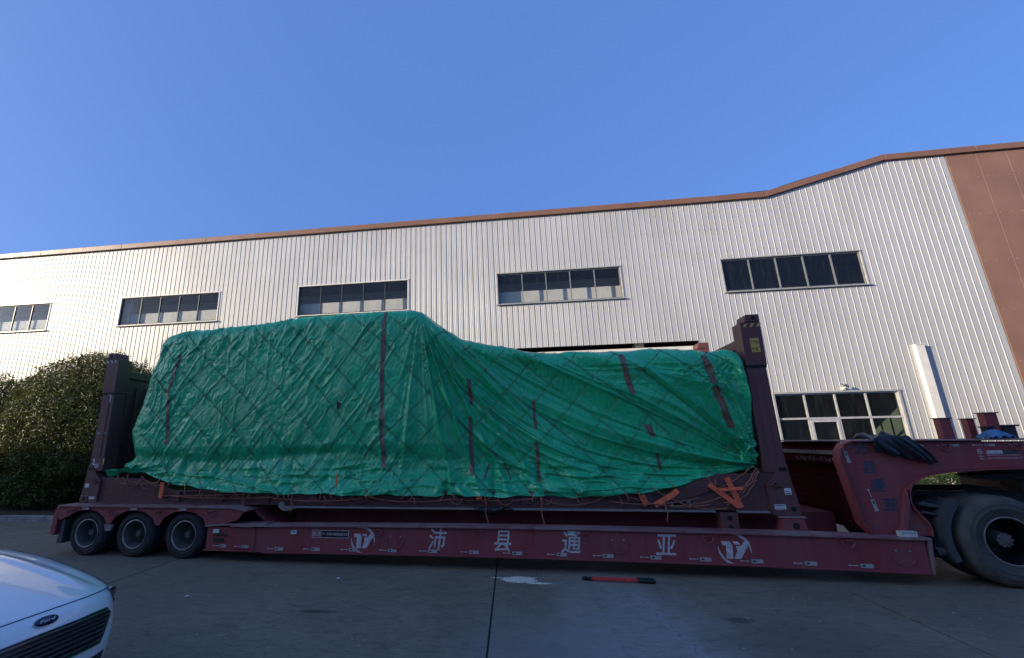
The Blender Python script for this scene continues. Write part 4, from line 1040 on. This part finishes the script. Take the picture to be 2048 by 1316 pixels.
def sag(a, b, d, n=14):
    a = Vector(a); b = Vector(b); return [a.lerp(b, i/n)+Vector((.012*math.sin(i*1.9), 0, -d*4*(i/n)*(1-i/n))) for i in range(n+1)]
for a, b, d in (((-6.62,.24,1.03),(-4.35,.215,1.10),.02),((-6.60,.235,1.04),(-4.3,.215,1.02),.04),((-4.3,.22,1.0),(-2.6,.22,1.01),.05),((-2.5,.225,1.02),(-1.0,.22,1.01),.06),((-1.0,.22,1.0),(.35,.22,1.02),.03),
                ((.4,.22,1.03),(1.5,.22,1.10),.14),((1.5,.22,.98),(2.75,.22,1.04),.06),((1.6,.22,1.12),(2.9,.22,.95),.10),((2.1,.22,1.20),(3.15,.23,.90),.12),((2.0,.23,.96),(3.6,.22,1.30),.16),
                ((3.15,.22,.95),(3.64,.24,1.47),.05),((3.10,.22,.97),(3.66,.24,1.45),.10),((3.2,.22,1.02),(3.66,.24,1.42),.13),((3.0,.21,1.15),(3.6,.24,1.5),.03),((-7.55,.22,1.36),(-7.1,.2,1.30),.05),((-7.1,.2,1.38),(-6.55,.2,1.22),.06),((-7.6,.22,1.26),(-6.7,.2,1.28),.03)):
    rope(sag(a, b, d), 'rope2', .0075, 'lashing_rope')
for s, z0, z1, lean in ((-7.62,1.42,1.02,-.12),(-7.40,1.42,1.05,-.10),(-3.92,1.04,.75,.0),(-3.30,1.05,.90,.02),(-.48,1.04,.62,.03),(.42,1.06,.55,.02),(2.28,1.05,.70,.01),(-4.9,1.06,.86,.02),(-5.75,1.1,.95,.02),(1.62,1.1,.93,.03),(-1.7,1.03,.92,.05)):
    pts = [(s+lean*t+.012*math.sin(t*9+s), .205, z0+(z1-z0)*t) for t in np.linspace(0, 1, 9)]
    rope(pts, 'rope2', .0085, 'rope_tail'); 
for s, z, r in ((-7.3,1.30,.14),(-6.95,1.26,.12),(-2.9,1.05,.09),(-2.72,1.04,.07),(-.95,1.02,.10),(-.15,1.03,.12),(-5.2,1.08,.10),(.5,1.02,.09),(2.55,.99,.05),(-4.0,1.05,.08)):
    pts = [(s+r*math.cos(a), .200+.012*math.sin(a*2), z-r*.9*abs(math.sin(a))) for a in np.linspace(0, PI, 12)]
    rope(pts, 'rope2', .0052, 'rope_loop')

# ------------------------------------------------------------------ orange lashing straps
straps = [('short orange strap end under the left corner of the tarpaulin', [(-6.60,.19,1.27),(-6.64,.225,.985)], .085),
          ('small orange strap stub right of the middle, under the tarpaulin hem', [(1.95,.20,1.08),(2.02,.235,.93)], .085),
          ('slanted orange strap running down left to the rail at mid right', [(2.48,.185,1.155),(2.40,.20,1.09),(2.13,.235,.93)], .075),
          ('long slanted orange strap meeting the upright strap at its foot', [(2.92,.17,1.245),(3.22,.215,1.0),(3.31,.235,.92)], .07),
          ('upright orange strap beside the right end post', [(3.18,.16,1.34),(3.27,.20,1.1),(3.34,.23,.91)], .075),
          ('short faded orange strap lying across the upright strap', [(3.05,.15,1.165),(3.38,.155,1.19)], .045),
          ('tiny orange strap tag below the hem near the middle', [(-.62,.185,1.035),(-.53,.20,1.03)], .055),
          ('thin red orange strap end hanging against the sheet left of middle', [(-3.03,.10,1.42),(-3.06,.12,1.22)], .03)]
for lab, pts, w in straps:
    t_ = (Vector(pts[-1])-Vector(pts[0])).normalized(); sd = t_.cross(Vector((0,1,0)))
    P = []
    for a, b in zip(pts[:-1], pts[1:]): P += [Vector(a).lerp(Vector(b), k/5) for k in range(5)]
    P.append(Vector(pts[-1]))
    o = obj('lashing_strap', MB().ribbon(P, w, sd, .005), 'orange', None, bevel=.001); o.location = TL; o.rotation_euler = (0,0,TR); tag(o, lab, 'strap', 'orange lashing straps')

# ------------------------------------------------------------------ black sheet over the neck, blue rag, black rag under the rail
def local(o): o.location = TL; o.rotation_euler = (0,0,TR); return o
P = []
for i in range(46):
    a = i/45; row = []; ed_ = math.sin(PI*min(1, max(0, a*1.0)))
    for j in range(40):
        b = j/39                                    # b: 0 far side on top, 1 hanging tip
        s = 5.12+.50*a+.04*math.sin(b*6+a*3)
        fold = .028*math.sin(a*15+b*4)+.015*math.sin(a*31-b*7)
        if b < .45:
            q = b/.45; v = .42-.37*q; z = 1.845+.085*math.sin(PI*a)**.7*(1-.3*q)+.035*math.sin(a*9+q*5)+.01
        else:
            q = (b-.45)/.55; L = .18+.19*(a**1.4)*(1-.25*max(0, a-.85)/.15)
            v = .05-.015*math.sin(q*PI)-fold*.8*(.3+q); z = 1.855+.085*math.sin(PI*a)**.7*(1-.3)*(1-q)-L*q+.02*math.sin(a*22)*q; s += .17*q*(.3+a)
        row.append((s, v-.0, z+fold*.4*(1 if b < .45 else 0)))
    P.append(row)
o = local(obj('black_sheet', MB().grid(P), 'cloth', None, 'all')); sm = o.modifiers.new('thick', 'SOLIDIFY'); sm.thickness = .012; tag(o, 'crumpled black sheet thrown over the top corner of the trailer neck', 'sheet')
P = []
for i in range(22):
    a = i/21; P.append([(7.16+.30*a, .75+.3*b/15, 1.843+.11*math.sin(PI*a)**.6*math.sin(PI*(b+1)/17)+.018*math.sin(a*17+b)) for b in range(16)])
o = local(obj('blue_rag', MB().grid(P), 'bluecloth', None, 'all')); sm = o.modifiers.new('thick', 'SOLIDIFY'); sm.thickness = .01; tag(o, 'folded blue rag lying on the trailer neck by the stakes', 'rag')
bg_ = MB()
P = []
for i in range(24):
    a = i/23; s = -.66+.62*a; hh = .055*math.sin(PI*min(1, a*1.25))+.018
    P.append([(s, .235-.03*math.cos(b*2*PI/11), .865+.0-hh*.5+hh*.7*math.sin(b*2*PI/11)+.012*math.sin(a*21+b)) for b in range(12)])
o = local(obj('black_rag', bg_.grid(P), 'cloth', None, 'all')); tag(o, 'knotted black rag tied under the container rail near the middle', 'rag')

# ------------------------------------------------------------------ tractor unit (rear end in view)
tk = thing('tractor_unit', 'dark tractor unit coupled under the trailer neck, rear wheels in view', 'truck', (TL[0], TL[1]-.02, 0), TR)
obj('chassis_frame', MB().box(5.72, 10.6, .95, 1.05, .80, 1.08).box(5.72, 10.6, 1.95, 2.05, .80, 1.08).box(5.70, 5.80, .6, 2.4, .82, 1.06), 'dark', tk, bevel=.006)
obj('fifth_wheel', MB().prism([(7.05,1.38),(7.25,1.44),(8.1,1.45),(8.1,1.38),(7.8,1.28),(7.25,1.30)], .95, 2.05).box(7.5, 7.9, 1.0, 2.0, 1.08, 1.3), 'dark', tk, bevel=.01)
obj('spring_bracket', MB().prism([(6.6,1.33),(7.2,1.36),(7.5,1.26),(7.15,1.27),(6.9,1.25)], .65, .95).box(7.2, 7.4, .65, .95, 1.08, 1.26), 'dark', tk, bevel=.006)
def truck_wheel(s, v):
    # deep-dished outer wheel of a dual pair
    w = obj('wheel', MB().lathe([(0,.10),(.105,.10),(.115,.115),(.12,.19),(.20,.20),(.235,.19),(.255,.09),(.268,-.05),(.277,-.12),(.285,-.14)], (0,0,0), 48, close=False), 'rimdark', tk, True)
    w.location = (s, v, .56)
    obj('tyre', MB().lathe(tyre_prof(.555, .288, .31), (0,0,0), 72, close=False), 'rubber2', w, True)
    obj('rim', MB().lathe([(.279,-.138),(.288,-.148),(.299,-.145),(.299,-.12)], (0,0,0), 56, close=False), 'rimedge', w, True)
    obj('hub', MB().lathe([(0,-.055),(.06,-.055),(.085,-.045),(.095,.02),(.105,.10)], (0,0,0), 20), 'rim', w, True)
    nt = MB()
    for k in range(10):
        a = k*2*PI/10+.2; nt.lathe([(.014,.195),(.014,.165),(0,.162)], (.168*math.cos(a), 0, .168*math.sin(a)), 6)
        a2 = k*2*PI/10; nt.lathe([(.011,-.04),(.011,-.056),(0,-.058)], (.082*math.cos(a2), 0, .082*math.sin(a2)), 6)
    obj('wheel_nuts', nt, 'steel', w, kind='stuff')
    hl = MB()
    for k in range(8):
        a = k*PI/4+.3; hl.lathe([(.03,.18),(.03,.176),(0,.176)], (.222*math.cos(a), 0, .222*math.sin(a)), 12)
    obj('wheel_holes', hl, 'black', w, kind='stuff')
    return w
tw = truck_wheel(6.36, .14)
for s in (6.36,):
    c = again(tw, tk, (s, .49, .56)); c.rotation_euler = (0,0,PI)
    c = again(tw, tk, (s, 2.40, .56)); c.rotation_euler = (0,0,PI)
    obj('axle', MB().tube([(s,.3,.56),(s,2.5,.56)], .09, 12), 'dark', tk, True)
# mudguard: rear leg and arch
P = []
for i in range(14):
    a = math.radians(196-5.4*i); r = .655+.02*math.sin(i)
    P.append((6.27+r*math.cos(a), .56+r*math.sin(a)))
def guard(pts, y0, y1, th):
    G = []
    for x_, z_ in pts:
        q = Vector((x_-6.34, z_-.56)).normalized()*th
        G.append([(x_,y0,z_),(x_,y1,z_),(x_+q.x,y1,z_+q.y),(x_+q.x,y0,z_+q.y),(x_,y0,z_)])
    mb = MB().grid(G); mb.add(G[0][:4], [(0,1,2,3)]); mb.add(G[-1][:4], [(0,1,2,3)]); return mb
arc = [(6.34+.625*math.cos(math.radians(a)), .56+.625*math.sin(math.radians(a))) for a in range(203, 128, -5)]
obj('mudguard', guard(arc, .0, .62, .075), 'plastic', tk, True)
obj('guard_panel', MB().prism([(5.60,.88),(5.62,1.02),(5.98,1.06),(5.80,.95),(5.66,.50),(5.60,.28),(5.50,.28),(5.52,.62)], .22, .26), 'dark', tk, bevel=.006)
obj('rear_crossbar', MB().box(5.50, 5.60, .2, 2.8, .42, .86), 'dark', tk, bevel=.01)
obj('fender_arm', MB().prism([(5.52,.98),(5.56,1.02),(6.0,.93),(6.0,.89)], .12, .2).prism([(5.52,.88),(5.56,.90),(5.96,.82),(5.94,.79)], .12, .2), 'plastic', tk, bevel=.006)
o = obj('tail_lamp', MB().prism([(5.83,.86),(5.93,.82),(5.98,.70),(5.90,.68)], .16, .2), 'plastic', tk, bevel=.006)
obj('lens', MB().prism([(5.86,.84),(5.89,.83),(5.925,.72),(5.90,.715)], .153, .159), 'reflect', o); obj('lens', MB().prism([(5.90,.825),(5.93,.815),(5.965,.71),(5.935,.715)], .153, .159), 'reflect', o)
obj('exhaust', MB().lathe([(.055,0),(.055,.2),(.05,.2),(.05,.01)], (5.56,.12,.40), 18, 'x', close=False), 'rim', tk, True)

# ------------------------------------------------------------------ bolt cutter on the ground
bc = thing('bolt_cutter', 'red handled bolt cutter lying on the concrete in front of the trailer', 'bolt cutter', (.90, 7.06, .0), -.06)
for y0, q in ((.035,-1),(-.035,1)):
    h_ = obj('handle', MB().tube([(.10,y0*.3,.03),(.22,y0*.9,.028),(.45,y0*1.15,.028),(.76,y0*1.0,.028)], [.014,.015,.015,.015], 10), 'nred', bc, True)
    obj('grip', MB().tube([(.74,y0*1.0,.028),(.78,y0,.028),(.94,y0*.9,.028),(.97,y0*.9,.028)], [.019,.024,.024,.018], 10), 'carblack', h_, True)
obj('jaws', MB().prism([(0,-.022),(.03,-.034),(.12,-.03),(.16,-.012),(.16,.012),(.12,.03),(.03,.034),(0,.022),(.05,.0)], .012, .045, 'z'), 'carblack', bc, bevel=.005)
pv = obj('pivot', MB().lathe([(.016,.045),(.016,.053),(0,.055)], (.09,0,0), 10, 'z'), 'steel', bc)
gt = MB()
for k in range(420):
    y_ = 2.9+4.6*rng.random()**1.3; x_ = rng.uniform(-6, 7.5); r_ = rng.uniform(.004, .013); a_ = rng.uniform(0, 6.28)
    gt.add([(x_+r_*1.6*math.cos(a_+q), y_+r_*math.sin(a_+q), .0005) for q in (0, 1.9, 3.6, 5.0)]+[(x_, y_, r_*.7)], [(0,1,4),(1,2,4),(2,3,4),(3,0,4)])
obj('loose_grit', gt, 'kerb', kind='stuff')
# scraps of litter
for (x_, y_, lab) in ((-2.62, 6.86, 'tiny white paper scrap on the concrete in front of the trailer'), (-4.35, 5.95, 'pale crumpled scrap on the concrete near the white car')):
    o = obj('paper_scrap', MB().add([(-.03,-.015,.004),(.03,-.02,.012),(.035,.018,.004),(-.02,.02,.014),(0,0,.022)], [(0,1,4),(1,2,4),(2,3,4),(3,0,4)]), 'white'); o.location = (x_, y_, 0); tag(o, lab, 'litter')

# ------------------------------------------------------------------ white saloon car
car = thing('white_car', 'white saloon car with dark barred grille and blue oval badge, nose towards the trailer', 'car', (-3.27, 3.10, 0), -math.radians(3))
CL = [(-.20,.17),(-.06,.22),(-.02,.32),(-.005,.42),(-.0,.52),(-.012,.60),(-.03,.67),(-.065,.735),(-.125,.785),(-.20,.815),(-.45,.882),(-.80,.958),(-1.15,1.018),(-1.55,1.065)]
def carsurf(u, w):
    """u in -1..1 across, w in 0..len-1 along the centre profile; returns local point (x forward, y left)"""
    i = int(min(max(w, 0), len(CL)-1.0001)); t = w-i
    # Catmull-Rom for a smooth profile
    p = [Vector(CL[min(max(i+k, 0), len(CL)-1)]) for k in (-1,0,1,2)]
    c = .5*((2*p[1])+(p[2]-p[0])*t+(2*p[0]-5*p[1]+4*p[2]-p[3])*t*t+(3*p[1]-p[0]-3*p[2]+p[3])*t**3)
    au = abs(u); back = max(0, min(1, (w-8.)/4.5)); hw = .86+.05*min(1, max(0, (w-2)/8))
    xo = -(.13*au**2 + .40*au**5)*(1-.92*back)
    zo = -(.05*au**2 + (.07+.04*back)*au**6)*(1 if w > 4 else max(0, w/4))
    zo += .016*math.exp(-((au-.52)/.07)**2)*min(1, max(0, (w-8.6)/1.5)) - .012*math.exp(-((au-.66)/.06)**2)*min(1, max(0, (w-8.6)/1.5))
    zo += .02*math.exp(-((au-.92)/.10)**2)*back
    return Vector((c.x+xo, u*hw, c.y+zo))
us = np.linspace(-1, 1, 61); ws = np.linspace(0, len(CL)-1, 92)
mb = MB(); mb.grid([[tuple(carsurf(u, w)) for u in us] for w in ws])
# sides: from the shell edge over the shoulder to the sill
for sg in (-1, 1):
    rows_ = []
    for w in ws:
        e = carsurf(sg, w); x_ = e.x; k = min(1, max(0, (w-5)/3)); rows_.append([tuple(e), (x_-.03*k-.01, e.y+sg*.015, max(.2, e.z-.05*k)), (x_-.06*k-.02, e.y+sg*(.02), max(.19, min(e.z, .62)-.04*k) if w > 3 else e.z), (x_-.08*k-.03, e.y+sg*.01, min(.36, e.z)), (x_-.08*k-.04, e.y-sg*.02, min(.2, e.z))])
    mb.grid(rows_)
body = obj('body', mb, 'car', car, 'all')
# cabin, doors, boot: simple smooth continuation behind the windscreen
def section(x_, zc, ze, hw, zb=.2):
    pts = []
    for k in range(25):
        a = -1+2*k/24; au = abs(a); pts.append((x_, a*hw, zc-(zc-ze)*au**4))
    return [(x_, -hw*.98, zb)] + [(x_, -(hw+.025), .62)] + pts + [(x_, hw+.025, .62)] + [(x_, hw*.98, zb)]
obj('rear_body', MB().grid([section(-1.55,1.06,.905,.905), section(-1.9,.985,.90,.91), section(-2.8,.99,.92,.915), section(-3.8,1.03,.96,.905), section(-4.5,1.05,.95,.88), section(-4.78,1.0,.88,.83), section(-4.86,.7,.6,.78)]), 'car', car, 'all')
def gsec(x_, zt, hw, zb, hb): return [(x_, -hb, zb)] + [(x_, a*hw, zt-.05*abs(a)**3) for a in np.linspace(-1, 1, 15)] + [(x_, hb, zb)]
obj('greenhouse', MB().grid([gsec(-1.53,.985,.72,.94,.80), gsec(-1.82,1.18,.68,.95,.84), gsec(-2.15,1.375,.62,.96,.85), gsec(-2.3,1.425,.60,.96,.85), gsec(-3.3,1.42,.59,.97,.85), gsec(-3.6,1.35,.60,.98,.84), gsec(-4.2,1.08,.62,1.0,.80)]), 'carglass', car, 'all')
obj('roof_panel', MB().grid([[(x_, a*.585, z_+.012-.048*abs(a)**3) for a in np.linspace(-1, 1, 15)] for x_, z_ in ((-2.22,1.405),(-2.4,1.43),(-2.9,1.435),(-3.3,1.425),(-3.45,1.39))]), 'car', car, 'all')
# bonnet gap, wing gaps
def onsurf(u, w, off):
    e = .02; p = carsurf(u, w); a = carsurf(min(1, u+e), w)-carsurf(max(-1, u-e), w); b = carsurf(u, w+e)-carsurf(u, w-e); n = a.cross(b).normalized()
    if n.z < 0 and w > 8: n = -n
    if n.x < 0 and w <= 8: n = -n
    return p+n*off
gap = [onsurf(u, 8.05+.85*abs(u)**4, .0005) for u in np.linspace(-.80, .80, 44)]
wing = lambda sg: [onsurf(sg*(.80+.05*min(1, q*6)), 8.05+.85*.41+q*4.4, .0005) for q in np.linspace(0, 1, 26)]
obj('bonnet_gap', MB().tube(gap, .0042, 6).tube(wing(1), .0035, 6).tube(wing(-1), .0035, 6), 'seal', car, True)
# grille: dark hexagon let into the nose, bars and bright edging
HEX = [(-.56,6.15),(-.62,5.5),(-.50,3.3),(.50,3.3),(.62,5.5),(.56,6.15)]
def hexw(w): return float(np.interp(w, [3.3, 5.5, 6.15], [.50, .62, .56]))
gr_ = obj('grille', MB().grid([[tuple(onsurf(hexw(w)*u, w, .004)) for u in np.linspace(-1, 1, 31)] for w in np.linspace(3.3, 6.15, 14)]), 'carblack', car, 'all')
for k in range(7):
    w = 3.62+k*.37; hw_ = hexw(w)-.02; o = obj('grille_bar', MB().tube([onsurf(hw_*u, w, .012) for u in np.linspace(-1, 1, 31)], .0085, 7), 'plastic', gr_, True)
    obj('bar_trim', MB().tube([onsurf(hw_*u, w+.035, .020) for u in np.linspace(-1, 1, 31)], .0032, 5), 'chrome', gr_, True)
edge = []
cor = HEX+[HEX[0]]
for (u0, w0), (u1, w1) in zip(cor[:-1], cor[1:]): edge += [onsurf(u0+(u1-u0)*k/10, w0+(w1-w0)*k/10, .006) for k in range(10)]
edge.append(edge[0]); obj('grille_surround', MB().tube(edge, .0065, 6), 'chrome', gr_, True)
# lower intake
obj('lower_intake', MB().grid([[tuple(onsurf(.62*u, w, .003)) for u in np.linspace(-1, 1, 21)] for w in np.linspace(1.4, 2.5, 6)]), 'carblack', car, 'all')
# headlamps
for sg in (-1, 1):
    P = []
    for a in np.linspace(0, 1, 24):
        row = []
        for b in np.linspace(0, 1, 9):
            u = sg*(.80+.185*min(1, a*1.6)); w0 = 6.25+3.3*a**1.1; w1 = 8.0+2.7*a**.9; w = w0+(w1-w0)*b
            u2 = sg*(min(.995, abs(u)+.0)); u3 = u2 if b < .5 else sg*(abs(u2))
            uu = sg*min(.992, .735+.235*a**.55 + .06*(1-b)*(1-a)); row.append(tuple(onsurf(uu, w, .004)+Vector((0, sg*.008*(1-b), 0))))
        P.append(row)
    o = obj('headlight', MB().grid(P), 'carglass', car, 'all'); sm = o.modifiers.new('thick', 'SOLIDIFY'); sm.thickness = .006
    c = onsurf(sg*.84, 7.3, -.0); obj('lamp_bowl', MB().lathe([(.05,0),(.045,.012),(.0,.016)], c+Vector((.006,0,0)), 18, 'x'), 'chrome', o, True)
# badge
bc_ = onsurf(0, 7.05, .003); n_ = (onsurf(0, 7.05, .1)-onsurf(0, 7.05, 0)).normalized()
bd_ = obj('badge', MB().lathe([(1.0,0),(.97,.006),(0,.008)], (0,0,0), 40, 'z'), 'badge', car, True); bd_.location = bc_
q_ = Matrix((Vector((0,1,0)), n_.cross(Vector((0,1,0))), n_)).transposed(); bd_.rotation_euler = q_.to_euler(); bd_.scale = (.082, .034, 1)
ring = MB().tube([(1.02*math.cos(a), 1.02*math.sin(a), .006) for a in np.linspace(0, 2*PI, 40)], .05, 6); o = obj('badge_rim', ring, 'chrome', bd_, True); o.scale = (1, 1, .1)
tx = text('badge_lettering', 'Ford', 'chrome', bd_, (0, -.02, .0095), .82, rot=(0,0,0), shear=.35, sx=.80, bold=.01)
# wheels
def car_wheel(x_, sg):
    w = obj('wheel', MB().lathe([(0,-.08),(.05,-.085),(.20,-.095),(.21,-.06),(.22,-.10)], (0,0,0), 36), 'steel', car, True); w.location = (x_, sg*.80, .325); w.rotation_euler = (0,0,PI if sg > 0 else 0)
    obj('tyre', MB().lathe(tyre_prof(.325, .222, .215), (0,0,0), 48, close=False), 'rubber', w, True); return w
for x_ in (-.95, -3.78):
    for sg in (-1, 1): car_wheel(x_, sg)
    for sg in (-1, 1): obj('wheel_arch', MB().lathe([(.0,0),(.36,0),(.36,.012),(.385,.012),(.385,-.02)], (x_, sg*.925, .34), 36), 'carblack', car, True)
